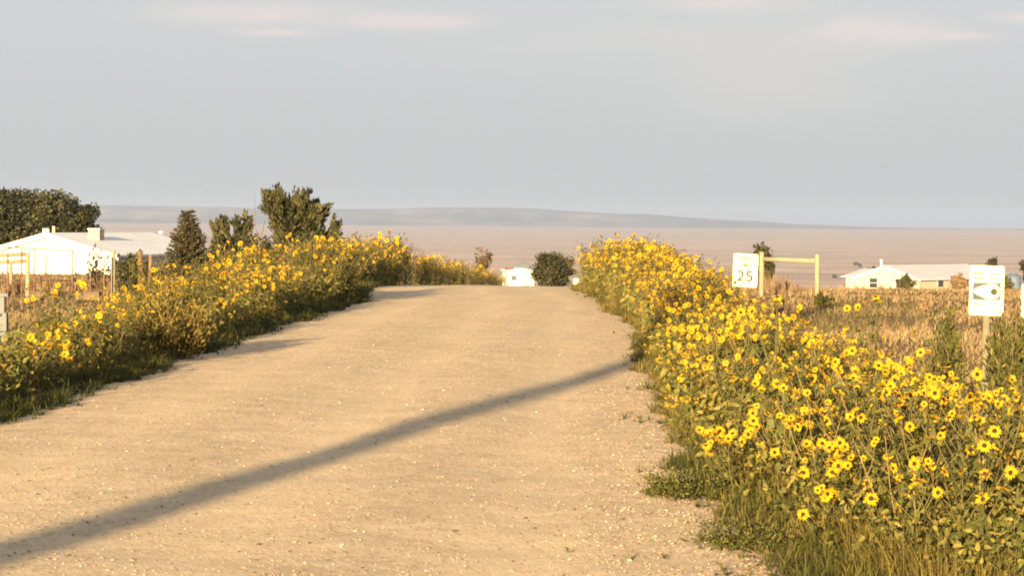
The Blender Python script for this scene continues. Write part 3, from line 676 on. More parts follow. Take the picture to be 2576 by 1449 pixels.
def tree(name, base, height, rx, crown_lo, label, cat, group=None, seed=0, n_limb=16, n_leaf=6000, leaf=.16, mat='elm', bark='bark', spiky=False, ry=None, trunks=1, lobes=None, trunk_r=None):
    g = np.random.default_rng(seed); pr = random.Random(seed)
    o = bpy.data.objects.new(name, None); COL.objects.link(o); o.location = base; tag(o, label, cat, group)
    ry = ry or rx; tb = MB(); cz = (height + crown_lo) / 2; rz = (height - crown_lo) / 2
    tr = trunk_r or height * .032
    segs = []
    for t in range(trunks):
        off = Vector((pr.uniform(-.35, .35) * rx * .5, pr.uniform(-.3, .3) * ry * .5, 0)) if trunks > 1 else Vector()
        topz = crown_lo + (height - crown_lo) * .45
        tp = [off * .3 + Vector((0, 0, -.15)), off * .6 + Vector((pr.uniform(-.05, .05) * rx, 0, topz * .35)), off + Vector((pr.uniform(-.12, .12) * rx, pr.uniform(-.1, .1) * ry, topz * .7)), off * 1.3 + Vector((pr.uniform(-.15, .15) * rx, 0, topz))]
        tb.tube(tp, [tr, tr * .8, tr * .6, tr * .35], 7)
        for i in range(n_limb // trunks):
            u = pr.uniform(.35, 1); k = min(int(u * 3), 2); w = u * 3 - k; p0 = tp[k].lerp(tp[k + 1], w)
            # a point in the crown
            while True:
                v = Vector((pr.uniform(-1, 1), pr.uniform(-1, 1), pr.uniform(-1, 1)))
                if .35 < v.length < 1: break
            if lobes:
                cx, czz, r = pr.choices(lobes, [l[2] ** 2 for l in lobes])[0]; p1 = Vector((cx * rx + v.x * r * rx * .85, v.y * ry * .8, crown_lo + czz * (height - crown_lo) + v.z * r * rx * .75))
            else: p1 = Vector((v.x * rx * .86, v.y * ry * .86, cz + v.z * rz * .86))
            if p1.z < p0.z and not lobes: p1.z = p0.z + abs(p1.z - p0.z) * .3
            mid = p0.lerp(p1, .5) + Vector((0, 0, (.12 if not spiky else -.05) * rz))
            tb.tube([p0, mid, p1], [tr * .38, tr * .24, tr * .1], 5); segs.append((mid, p1)); segs.append((p0.lerp(mid, .6), mid))
            for j in range(3):
                q0 = mid.lerp(p1, pr.uniform(0, .9)); dv = Vector((pr.gauss(0, 1), pr.gauss(0, 1), pr.gauss(.5, .8))).normalized()
                if spiky: dv = (dv * .55 + (p1 - Vector((0, 0, crown_lo * .4))).normalized()).normalized()
                q1 = q0 + dv * rx * pr.uniform(.18, .38) * (1.5 if spiky else 1)
                q1.x = max(-rx * 1.04, min(rx * 1.04, q1.x)); q1.z = min(q1.z, height * 1.01)
                tb.tube([q0, q1], [tr * .14, tr * .05], 4, cap=False); segs.append((q0, q1))
    w = np.array([(b - a).length for a, b in segs]); idx = g.choice(len(segs), n_leaf, p=w / w.sum())
    A = np.array([tuple(a) for a, _ in segs])[idx]; B = np.array([tuple(b) for _, b in segs])[idx]
    t = g.uniform(.1, 1.05, n_leaf)[:, None]; rad_ = rx * (.042 if spiky else .095)
    pos = A + (B - A) * t + g.normal(0, 1, (n_leaf, 3)) * rad_ * np.array([1, 1, .8])
    low = crown_lo * .55; pos[:, 2] = np.where(pos[:, 2] < low, low + g.uniform(0, .3, n_leaf), pos[:, 2])
    hz = height * (.97 + .03 * g.uniform(-1, 1, n_leaf)); pos[:, 2] = np.where(pos[:, 2] > hz, hz - (pos[:, 2] - hz) * .8, pos[:, 2])
    dirs = (B - A) / np.maximum(np.linalg.norm(B - A, axis=1, keepdims=True), .01) * (1.9 if spiky else .5) + g.normal(0, 1, (n_leaf, 3)) * (.5 if spiky else 1) + (np.array([0, 0, .35]) if spiky else 0)
    cl = np.random.default_rng(seed + 9).normal(0, .24, len(segs))[idx]
    me = leaf_quads(pos, dirs, leaf * g.uniform(.6, 1.4, n_leaf), g, M[mat], .48 + cl + g.normal(0, .12, n_leaf), 'crown', .2 if spiky else .45)
    tb.build('trunk', M[bark], o, smooth=True); link('crown', me, o); return o

def bush(name, base, r, h, label, cat, group=None, seed=0, n=2500, leaf=.08, mat='green_grass', narrow=.3, up=.6, stems=14):
    g = np.random.default_rng(seed); pr = random.Random(seed)
    o = bpy.data.objects.new(name, None); COL.objects.link(o); o.location = base; tag(o, label, cat, group)
    tb = MB(); segs = []
    for i in range(stems):
        a = pr.uniform(0, 6.28); q = pr.uniform(0, 1) ** .6; hh = h * (1 - .45 * q * q) * pr.uniform(.75, 1.05)
        p1 = Vector((math.cos(a) * r * q, math.sin(a) * r * q, hh)); p0 = Vector((math.cos(a) * r * .12, math.sin(a) * r * .12, -.05)); m_ = p0.lerp(p1, .5) + Vector((math.cos(a), math.sin(a), 0)) * r * .12 * q
        tb.tube([p0, m_, p1], [h * .012, h * .008, h * .004], 4, cap=False); segs += [(p0.lerp(m_, .4), m_), (m_, p1), (m_, p1)]
    w = np.array([(b - a).length for a, b in segs]); idx = g.choice(len(segs), n, p=w / w.sum())
    A = np.array([tuple(a) for a, _ in segs])[idx]; B = np.array([tuple(b) for _, b in segs])[idx]; t = g.uniform(0, 1.05, n)[:, None]
    pos = A + (B - A) * t + g.normal(0, 1, (n, 3)) * r * .13; pos[:, 2] = np.maximum(pos[:, 2], .02)
    dirs = (B - A) / np.maximum(np.linalg.norm(B - A, axis=1, keepdims=True), .01) * up * 2 + g.normal(0, 1, (n, 3)) * .7
    me = leaf_quads(pos, dirs, leaf * g.uniform(.6, 1.4, n), g, M[mat], .5 + g.normal(0, .18, n), 'foliage', narrow)
    tb.build('stem', M['bark'], o); link('foliage', me, o); return o

def spruce(base, h, r, label, seed=3):
    g = np.random.default_rng(seed); pr = random.Random(seed)
    o = bpy.data.objects.new('spruce_tree', None); COL.objects.link(o); o.location = base; tag(o, label, 'tree')
    tb = MB(); tb.tube([(0, 0, -.1), (0, 0, h * .5), (.02, 0, h)], [h * .028, h * .016, h * .003], 7); segs = []
    tiers = 17
    for i in range(tiers):
        z = h * (.06 + .90 * (i / tiers) ** .95); rr = r * (1 - .93 * z / h) * pr.uniform(.85, 1.12); nb = 11 if i < 12 else 7
        for k in range(nb):
            a = 6.283 * (k + pr.uniform(-.3, .3)) / nb + i * .9; L = rr * pr.uniform(.78, 1.12)
            p0 = Vector((0, 0, z)); p1 = Vector((math.cos(a) * L * .6, math.sin(a) * L * .6, z - L * .10)); p2 = Vector((math.cos(a) * L, math.sin(a) * L, z + L * .06))
            tb.tube([p0, p1, p2], [.012, .008, .003], 4, cap=False); segs += [(p0, p1), (p1, p2)]
    n = 9000; w = np.array([(b - a).length for a, b in segs]); idx = g.choice(len(segs), n, p=w / w.sum())
    A = np.array([tuple(a) for a, _ in segs])[idx]; B = np.array([tuple(b) for _, b in segs])[idx]; t = g.uniform(0, 1.08, n)[:, None]
    pos = A + (B - A) * t + g.normal(0, 1, (n, 3)) * np.array([.035, .035, .02]) * h / 2.5
    dirs = (B - A) / np.maximum(np.linalg.norm(B - A, axis=1, keepdims=True), .01) + g.normal(0, .5, (n, 3))
    tn = np.random.default_rng(8).normal(.5, .15, len(segs))[idx] + g.normal(0, .1, n)
    link('crown', leaf_quads(pos, dirs, h * .045 * g.uniform(.6, 1.3, n), g, M['spruce'], tn, narrow=.28), o)
    tb.build('trunk', M['bark'], o)
def on_ground(px, d, extra=0):
    p = at(px, 560, d); return Vector((p.x, d, gh(p.x, d) + extra))
def htop(px, py, d):
    """height above the ground at (px, d) of something whose top shows at py"""
    return at(px, py, d).z - gh(at(px, py, d).x, d)

def build_trees():
    pxm = lambda d: d / F
    # big dark trees behind the left house
    d = 176; b = on_ground(70, d)
    tree('elm_tree', b, htop(70, 474, d), 160 * pxm(d), 1.3, 'broad dark green tree behind the chimney of the white house', 'tree', 'dark trees behind the white house', 41, 66, 38000, .22, 'elm',
         lobes=[(-.62, .74, .42), (-.25, .74, .4), (.1, .72, .42), (.42, .64, .4), (.55, .35, .35), (-.5, .25, .4), (.1, .3, .4)], trunks=2)
    d = 170; b = on_ground(196, d)
    tree('elm_tree', b, htop(190, 470, d), 66 * pxm(d), .9, 'narrower dark tree right of the broad one, behind the roof cooler of the white house', 'tree', 'dark trees behind the white house', 42, 48, 24000, .21, 'elm',
         lobes=[(-.25, .72, .55), (.3, .62, .55), (.5, .3, .5), (-.2, .35, .5), (.75, .12, .35)])
    # spruce and spiky elms
    d = 104; spruce(on_ground(474, d), htop(474, 517, d), 84 * pxm(d), 'small conical spruce at the right end of the white house')
    d = 98; tree('elm_tree', on_ground(585, d), htop(585, 518, d), 62 * pxm(d), .5, 'small spiky olive tree between the spruce and the tall bushy tree', 'tree', 'spiky trees above the left bank', 44, 30, 9500, .19, 'elm_pale', spiky=True, trunks=2, bark='bark_pale')
    d = 92; tree('elm_tree', on_ground(745, d), htop(735, 466, d), 98 * pxm(d), .7, 'tallest bushy tree with spiky upright shoots above the left sunflower bank', 'tree', 'spiky trees above the left bank', 45, 50, 19000, .19, 'elm_pale', spiky=True, trunks=3, bark='bark_pale',
         lobes=[(-.38, .72, .5), (.05, .62, .5), (.42, .66, .48), (.5, .42, .42), (-.2, .35, .5), (.2, .25, .5)])
    d = 90; bush('elm_shrub', on_ground(836, d), 30 * pxm(d), htop(836, 545, d), 'low spiky shrub at the right foot of the tallest bushy tree', 'shrub', None, 46, 2200, .13, 'elm_pale', .35, .8)
    d = 93; bush('elm_shrub', on_ground(690, d), 40 * pxm(d), htop(690, 590, d), 'dark shrub under the bare trunk beside the tallest bushy tree', 'shrub', None, 47, 2200, .13, 'elm', .35, .5)
    d = 97; bush('elm_shrub', on_ground(548, d), 34 * pxm(d), htop(548, 598, d), 'low shrub between the small spruce and the small spiky tree', 'shrub', None, 48, 1600, .13, 'elm_pale', .3, .6)
    d = 96; bush('elm_shrub', on_ground(632, d), 36 * pxm(d), htop(632, 584, d), 'dark low shrub between the small spiky tree and the bare dead tree', 'shrub', None, 49, 2000, .13, 'elm', .3, .6)
    d = 91; bush('elm_shrub', on_ground(790, d), 62 * pxm(d), htop(790, 586, d), 'broad low thicket under the crown of the tallest bushy tree', 'shrub', None, 50, 3600, .13, 'elm_pale', .3, .7, 24)
    # bare dead tree: pale forked trunk
    d = 94; b = on_ground(656, d); h = htop(640, 478, d); o = bpy.data.objects.new('dead_tree', None); COL.objects.link(o); o.location = b
    tag(o, 'bare dead tree with thin pale forked trunk left of the tallest bushy tree', 'tree'); tb = MB(); s = pxm(d)
    fork = Vector((-4 * s, 0, h * .42))
    tb.tube([(0, 0, -.1), (-6 * s, 0, h * .2), fork], [.042, .036, .03], 6); tb.build('trunk', M['bark_dead'], o)
    br = MB(); br.tube([fork, fork + Vector((-9 * s, 0, h * .2)), fork + Vector((-13 * s, 0, h * .58))], [.022, .013, .003], 5)
    br.tube([fork, fork + Vector((10 * s, 0, h * .16)), fork + Vector((16 * s, .1, h * .30))], [.03, .02, .008], 5)
    br.tube([Vector((-3 * s, 0, h * .2)), Vector((16 * s, .1, h * .36)), Vector((34 * s, 0, h * .5))], [.03, .02, .006], 5)
    br.tube([fork + Vector((-9 * s, 0, h * .2)), fork + Vector((-22 * s, .1, h * .34))], [.014, .004], 4); br.tube([Vector((-4 * s, 0, h * .3)), Vector((-28 * s, -.1, h * .52)), Vector((-33 * s, -.1, h * .68))], [.02, .012, .004], 4)
    br.tube([Vector((-2 * s, 0, h * .1)), Vector((-34 * s, .1, h * .3)), Vector((-60 * s, .1, h * .47))], [.022, .014, .005], 4)
    br.build('branches', M['bark_dead'], o)
    # beyond the crest
    d = 150; tree('small_tree', on_ground(1216, d), htop(1216, 617, d), 30 * pxm(d), 1.1, 'small sparse brownish tree rising behind the sunflower row beyond the crest', 'tree', None, 51, 14, 520, .15, 'bare', lobes=[(-.3, .75, .5), (.35, .6, .45), (-.1, .35, .45), (.6, .35, .3)])
    d = 185; tree('round_tree', on_ground(1393, d), htop(1393, 630, d), 64 * pxm(d), .15, 'round dense green tree standing at the end of the road beyond the crest', 'tree', None, 52, 60, 20000, .17, 'elm', trunks=3,
         lobes=[(-.40, .74, .36), (.12, .74, .42), (.48, .56, .40), (0, .45, .6), (-.5, .45, .36), (.3, .28, .42), (-.15, .2, .36)])
    # right side
    d = 110; bush('dark_shrub', on_ground(1921, d), 30 * pxm(d), htop(1921, 612, d), 'upright dark shrub behind the near post of the wooden brace', 'shrub', None, 55, 1500, .16, 'elm', .3, 1.2)
    d = 275; tree('round_tree', on_ground(2490, d), htop(2490, 645, d), 30 * pxm(d), .6, 'small dark tree showing just above the emblem sign', 'tree', None, 56, 16, 2200, .28, 'elm')
    d = 240; tree('round_tree', on_ground(2590, d), htop(2580, 648, d), 28 * pxm(d), .4, 'dark tree cut by the right edge of the picture', 'tree', None, 57, 16, 2200, .26, 'elm')
    d = 300; tree('round_tree', on_ground(2196, d), htop(2196, 663, d), 22 * pxm(d), .8, 'dark tree top peeping over the roof of the ranch house', 'tree', None, 58, 14, 1400, .28, 'elm')
    d = 232; bush('garden_shrub', on_ground(2281, d), 26 * pxm(d), htop(2281, 694, d), 'grey green shrub at the right corner of the ranch house gable', 'shrub', 'shrubs around the ranch house', 59, 700, .25, 'elm_pale', .4)
    d = 215; bush('garden_shrub', on_ground(2412, d), 24 * pxm(d), htop(2412, 690, d), 'brownish shrub left of the emblem sign in front of the long roof', 'shrub', 'shrubs around the ranch house', 60, 700, .25, 'red_weed', .4)
    d = 225; bush('garden_shrub', on_ground(2534, d), 16 * pxm(d), htop(2534, 700, d), 'small green shrub between the emblem sign and the picture edge', 'shrub', 'shrubs around the ranch house', 61, 500, .25, 'elm_pale', .4)
    # weeds in the near field
    d = 47; bush('tall_weed', on_ground(2326, d), 17 * pxm(d), htop(2326, 738, d), 'tall forked weed in the field below the long roof of the ranch house', 'weed', None, 62, 420, .07, 'red_weed', .3, .8, 6)
    d = 52; bush('tall_weed', on_ground(2072, d), 24 * pxm(d), htop(2072, 742, d), 'dark weed clump at the foot of the far brace post', 'weed', None, 63, 500, .07, 'green_grass', .3, .8)
    d = 20; bush('feathery_weed', on_ground(2385, d), 62 * pxm(d), htop(2385, 800, d), 'feathery green weed left of the emblem sign post', 'weed', 'feathery weeds around the emblem sign', 64, 2600, .055, 'green_grass', .16, 1.0, 22)
    d = 19.2; bush('feathery_weed', on_ground(2556, d), 84 * pxm(d), htop(2556, 790, d), 'feathery green weed right of the emblem sign post', 'weed', 'feathery weeds around the emblem sign', 65, 4600, .055, 'green_grass', .16, 1.0, 30)
    d = 10.6; bush('feathery_weed', on_ground(2500, d, -.05), .26, .42, 'bright green weed in the bottom right corner', 'weed', None, 66, 1800, .05, 'green_grass', .2, .9, 22)
    d = 28; bush('feathery_weed', on_ground(430, d), .45, .86, 'golden feathery weed in the near left bank', 'weed', None, 67, 4200, .06, 'gold_weed', .16, .9, 26)
    d = 14.2; bush('low_weed', on_ground(1735, d, .06), 0.30, .09, 'low dark green weed spreading over the gravel edge below the foreground sunflowers', 'weed', None, 68, 3400, .024, 'green_grass', .22, .5, 30)
    d = 12.0; bush('low_weed', on_ground(1900, d, .05), 0.34, .08, 'low green weed nearest to the camera on the right gravel edge', 'weed', None, 69, 3000, .022, 'green_grass', .22, .5, 30)
    d = 30.5; bush('low_weed', on_ground(1632, d, .05), .2, .25, 'small grey weed where the long shadow meets the right bank', 'weed', None, 70, 1500, .035, 'elm_pale', .22, .5, 20)
    d = 55; bush('dark_shrub', on_ground(330, d), .55, .95, 'dark leafy shrub between the two fence posts left of the bank', 'shrub', None, 71, 1500, .1, 'elm', .4, .5)
    d = 60; bush('dark_shrub', on_ground(252, d), .6, 1.15, 'thin branching shrub in front of the white house gable', 'shrub', None, 72, 420, .08, 'elm', .35, .7, 14)
    # pale dry stalks in the foreground stand
    for px, d, hts, label in ((2265, 11.4, .66, 'pale dry forked stalk in the bottom right of the stand'), (2065, 13.2, .7, 'pale leaning dry stalk in the middle of the foreground stand')):
        b = on_ground(px, d); o = bpy.data.objects.new('dry_stalk', None); COL.objects.link(o); o.location = b; tag(o, label, 'stalk', 'dry stalks in the foreground stand')
        mb = MB(); mb.tube([(0, 0, -.02), (.01, 0, hts * .3)], [.006, .005], 5); mb.build('stem', M['straw'], o); mb = MB()
        for (dx, dz, tz) in ((-.22, .25, 1.0), (-.07, .3, 1.05), (.13, .28, .95), (.2, .1, .75), (-.15, .12, .55)):
            mb.tube([(.01, 0, hts * dz), (dx * .55, -.02, hts * (dz + tz) / 2), (dx, -.05, hts * tz)], [.0032, .0024, .0015], 4)
        mb.build('branches', M['straw'], o)
    # far shrubs on the plain
    g = random.Random(3); spots = [(262, 583), (300, 572), (338, 580), (392, 586), (1478, 689), (1502, 690), (2153, 670), (2164, 674), (905, 676), (370, 571), (2100, 700), (1360, 668)]
    for i, (px, py) in enumerate(spots):
        v = ray(px, py); dd = None
        for d in np.geomspace(300, 14000, 400):
            if CAM_H + v.z * d < gh(v.x * d, d): dd = d; break
        if dd is None or dd > 6000: dd = 1600 + 150 * i
        s = dd / F
        o = bush('desert_shrub', Vector((v.x * dd, dd, gh(v.x * dd, dd))), 6 * s, 9 * s, 'tiny dark shrub dotting the distant plain', 'shrub', 'shrubs dotting the distant plain', 80 + i, 120, 3.2 * s, 'elm', .5, .4, 8)

# ------------------------------------------------------------------ buildings
def house(name, base, yaw, W, L, wall, rise, label, wallm, roofm, windows, side_windows=(), over=.35):
    o = bpy.data.objects.new(name, None); COL.objects.link(o); o.location = base; o.rotation_euler = (0, 0, yaw); tag(o, label, 'house')
    hw = W / 2; mb = MB()
    mb.prism([(-hw, -.8), (hw, -.8), (hw, wall), (0, wall + rise), (-hw, wall)], 0, L); mb.build('wall', wallm, o)
    rf = MB(); sl = rise / hw; t = .14
    for sgn in (-1, 1):
        ex = sgn * (hw + over); ez = wall - over * sl
        pts = [(0, wall + rise + .02), (ex, ez + .02), (ex, ez + .02 + t), (0, wall + rise + .02 + t)]
        rf.prism(pts if sgn < 0 else pts[::-1], -over, L + over)
    r = rf.build('roof', roofm, o)
    tr = MB()
    for sgn in (-1, 1):
        pts = [(0, wall + rise - .14), (sgn * (hw + over), wall - over * sl - .14), (sgn * (hw + over), wall - over * sl + .015), (0, wall + rise + .015)]
        tr.prism(pts if sgn < 0 else pts[::-1], -over + .01, -over + .05)
    tr.build('fascia', roofm if roofm is M['roof_blue'] else M['white'], r)
    for (x, z, w, h) in windows:
        f = MB(); f.box(x - w / 2 - .07, x + w / 2 + .07, -.06, .02, z - .07, z + h + .07); fo = f.build('window', M['frame'], o)
        p = MB(); p.box(x - w / 2, x + w / 2, -.075, -.055, z, z + h); p.build('pane', M['glass'], fo)
        b = MB(); b.box(x - w / 2, x + w / 2, -.09, -.077, z + h * .48, z + h * .53); b.build('sash', M['frame'], fo)
    for (y, z, w, h) in side_windows:
        f = MB(); f.box(hw - .02, hw + .06, y - w / 2 - .07, y + w / 2 + .07, z - .07, z + h + .07); fo = f.build('window', M['frame'], o)
        p = MB(); p.box(hw + .055, hw + .075, y - w / 2, y + w / 2, z, z + h); p.build('pane', M['glass'], fo)
    return o, r
def build_houses():
    # left: white ranch house, gable towards the road
    d = 138; b = on_ground(118, d); top = htop(150, 592, d)
    o, r = house('ranch_house', b, rad(-12), 8.6, 17, top - 1.2, 1.2, 'long white house with low gable and rooftop cooler at the left behind the fence', M['siding'], M['roof_white'], [])
    def roof_item(nm, x, y, w, dep, h, mat, cap=None, rnd=False):
        z = top - 1.2 * abs(x) / 4.3 + .1; mb = MB()
        if rnd: mb.tube([(x, y, z - .1), (x, y, z + h)], [w, w], 10)
        else: mb.box(x - w, x + w, y - dep, y + dep, z - .12, z + h)
        q = mb.build(nm, mat, r)
        return q
    roof_item('chimney', -.75, 1.6, .2, .2, .50, M['white'], rnd=True); roof_item('vent_pipe', -.38, 1.9, .09, .09, .55, M['board'], rnd=True)
    roof_item('cooler', 1.3, 4.5, .36, .4, .62, M['board'])
    mb = MB(); mb.box(1.3 - .4, 1.3 + .4, 4.06, 4.94, top - 1.2 * 1.3 / 4.3 + .72, top - 1.2 * 1.3 / 4.3 + .78); mb.build('cooler_lid', M['white'], r)
    # right: cream house with long pale roof
    d = 256; b = on_ground(2232, d); top = htop(2228, 671, d)
    o, r = house('ranch_house', b, rad(-38), 8.0, 19, top - 1.35, 1.35, 'cream house with two gable windows and long pale roof across the right field', M['siding_cream'], M['roof_pale'], [(-1.6, .35, .95, 1.05), (1.7, .35, .95, 1.05)], [(5, .5, 1.2, 1.0), (11, .5, 1.4, 1.0)])
    mb = MB(); mb.tube([(-1.35, 1.2, top - .7), (-1.35, 1.2, top + .65)], [.1, .1], 8); mb.tube([(-1.35, 1.2, top + .6), (-1.35, 1.2, top + .75)], [.15, .15], 8); mb.build('vent_pipe', M['white'], r)
    mb = MB(); mb.box(.1, .38, -.05, .02, top - .62, top - .36); mb.build('gable_vent', M['frame'], o)
    mb = MB(); wl = top - 1.25
    mb.prism([(-7.4, -.8), (-4.02, -.8), (-4.02, wl - .05), (-7.4, wl - .05)], 4.0, 9.0); wgw = mb.build('wing', M['siding_cream'], o)
    mb = MB(); mb.add([(-7.8, 3.5, wl - .1), (-4.45, 3.5, wl - .1), (-4.45, 9, wl + .75), (-7.8, 9, wl + .75), (-7.8, 3.5, wl), (-4.45, 3.5, wl), (-4.45, 9, wl + .85), (-7.8, 9, wl + .85)], [(3, 2, 1, 0), (4, 5, 6, 7), (0, 1, 5, 4), (2, 3, 7, 6), (0, 4, 7, 3), (1, 2, 6, 5)]); mb.build('wing_roof', M['roof_pale'], wgw)
    # centre: low white building beyond the crest
    d = 240; b = on_ground(1312, d); top = htop(1310, 679, d)
    o, r = house('small_house', b, rad(6), 2.7, 6, top - .2, .2, 'low white building beside the round tree beyond the crest', M['siding'], M['roof_white'], [(-.75, top - 1.05, .5, .4)], (), .2)
    mb = MB(); mb.box(.35, .95, -.05, .02, -.2, 1.5); mb.build('door', M['siding_cream'], o)
    mb = MB(); mb.box(-1.5, -.7, .3, 1.4, top - .1, top + .22); mb.build('roof_unit', M['rust'], r)
    # blue grey roof behind it
    d = 262; b = on_ground(1320, d); top = htop(1312, 664, d)
    o, r = house('shed', b, rad(0), 1.9, 3, top - .3, .3, 'blue grey shed roof just behind the low white building', M['roof_blue'], M['roof_blue'], [], (), .1); o['category'] = 'shed'
    # blue tank between the shrubs at the right
    d = 262; b = on_ground(2551, d); o = bpy.data.objects.new('water_tank', None); COL.objects.link(o); o.location = b; tag(o, 'blue tank partly hidden by shrubs near the right edge', 'tank')
    hh = htop(2551, 688, d); mb = MB(); mb.tube([(0, 0, -.3), (0, 0, hh * .85), (0, 0, hh)], [.9, .9, .35], 18); mb.build('body', M['blue'], o)
    mb = MB(); mb.tube([(0, 0, hh - .05), (0, 0, hh + .12)], [.25, .25], 12); mb.build('lid', M['blue'], o)
    # tiny far homestead
    v = ray(404, 581); d = 2600; 
    o, r = house('homestead', (v.x * d, d, CAM_H + v.z * d - 2.2), rad(-20), 4.5, 6, 1.1, .7, 'tiny white homestead far out on the plain left of the spruce', M['siding'], M['roof_white'], [(0, .3, 1.2, 1.0)])

# ------------------------------------------------------------------ fences, signs, posts
def post_mb(x, y, z0, z1, r, lean=(0, 0)):
    mb = MB(); h = z1 - z0
    mb.tube([(x, y, z0), (x + lean[0] * h * .5 + .004, y, z0 + h * .5), (x + lean[0] * h, y + lean[1] * h, z1 - .02), (x + lean[0] * h, y + lean[1] * h, z1)], [r * 1.03, r, r * .97, r * .8], 10); return mb
def brace(name, a, bb, label, rails, mat, wire=True, r=.06):
    """two round posts (px, top py, d), rails at given fractions, and a twisted brace wire"""
    A = on_ground(a[0], a[2]); B = on_ground(bb[0], bb[2]); o = bpy.data.objects.new(name, None); COL.objects.link(o); o.location = A; tag(o, label, 'fence brace')
    ha, hb = htop(a[0], a[1], a[2]), htop(bb[0], bb[1], bb[2]); rel = B - A
    post_mb(0, 0, -.3, ha, r).build('post', mat, o, smooth=True); post_mb(rel.x, rel.y, rel.z - .3, rel.z + hb, r).build('post', mat, o, smooth=True)
    u = rel.normalized() * (r * .8)
    for f in rails:
        mb = MB(); mb.tube([Vector((0, 0, ha * f)) + u, Vector((rel.x / 2, rel.y / 2, (ha * f + rel.z + hb * f) / 2)), Vector((rel.x, rel.y, rel.z + hb * f)) - u], [r * .95, r * .97, r * .92], 9); mb.build('rail', mat, o, smooth=True)
    if wire:
        mb = MB(); mb.tube([Vector((0, -.0, ha * .12)) + u, Vector((rel.x, rel.y, rel.z + hb * .78)) - u], [.009, .009], 5)
        mb.build('brace_wire', M['wire'], o)
    return o
def text_mesh(txt, size, mat, ext=.0015):
    c = bpy.data.curves.new('t', 'FONT'); c.body = txt; c.size = size; c.align_x = 'CENTER'; c.align_y = 'CENTER'; c.extrude = ext; c.offset = size * .012
    t = bpy.data.objects.new('t', c); COL.objects.link(t)
    dg = bpy.context.evaluated_depsgraph_get(); dg.update(); me = bpy.data.meshes.new_from_object(t.evaluated_get(dg)); COL.objects.unlink(t); bpy.data.objects.remove(t)
    me.materials.clear(); me.materials.append(mat); return me
def round_rect(w, h, r, n=5):
    pts = []
    for cx, cz, a0 in ((w / 2 - r, h / 2 - r, 0), (-w / 2 + r, h / 2 - r, 90), (-w / 2 + r, -h / 2 + r, 180), (w / 2 - r, -h / 2 + r, 270)):
        for k in range(n + 1):
            a = rad(a0 + 90 * k / n); pts.append((cx + r * math.cos(a), cz + r * math.sin(a)))
    return pts
def sign_base(name, px, pyc, d, w, h, yaw, tilt, label):
    p = at(px, pyc, d); g0 = gh(p.x, d); o = bpy.data.objects.new(name, None); COL.objects.link(o); o.location = (p.x, d, g0); o.rotation_euler = (0, 0, yaw); tag(o, label, 'sign')
    zc = p.z - g0; mb = MB(); Mt = Matrix.Translation((0, 0, zc)) @ Matrix.Rotation(tilt, 4, 'Y')
    mb.prism(round_rect(w, h, w * .07), -.004, .0, Mt); panel = mb.build('panel', M['signwhite'], o)
    return o, panel, zc, Mt
def u_post(o, z0, z1, mat):
    mb = MB(); mb.box(-.028, -.022, .002, .028, z0, z1); mb.box(.022, .028, .002, .028, z0, z1); mb.box(-.0218, .0218, .022, .026, z0, z1); mb.build('post', mat, o)
    mb = MB()
    mb.tube([(0, -.012, z1 - .05), (0, .03, z1 - .05)], [.008, .008], 8); mb.build('bolt', M['steel'], o)
def lettering(panel, Mt, txt, size, x, z, mat, sx=1.0):
    me = text_mesh(txt, size, mat); q = link('lettering', me, panel)
    q.matrix_local = Mt @ Matrix.Translation((x, -.0075, z)) @ Matrix.Rotation(rad(90), 4, 'X') @ Matrix.Diagonal((sx, 1, 1, 1)); return q
def flat_shape(panel, Mt, nm, outline, mat, y=-.0075, th=.0015):
    mb = MB(); mb.prism(outline, y, y + th, Mt); return mb.build(nm, mat, panel)
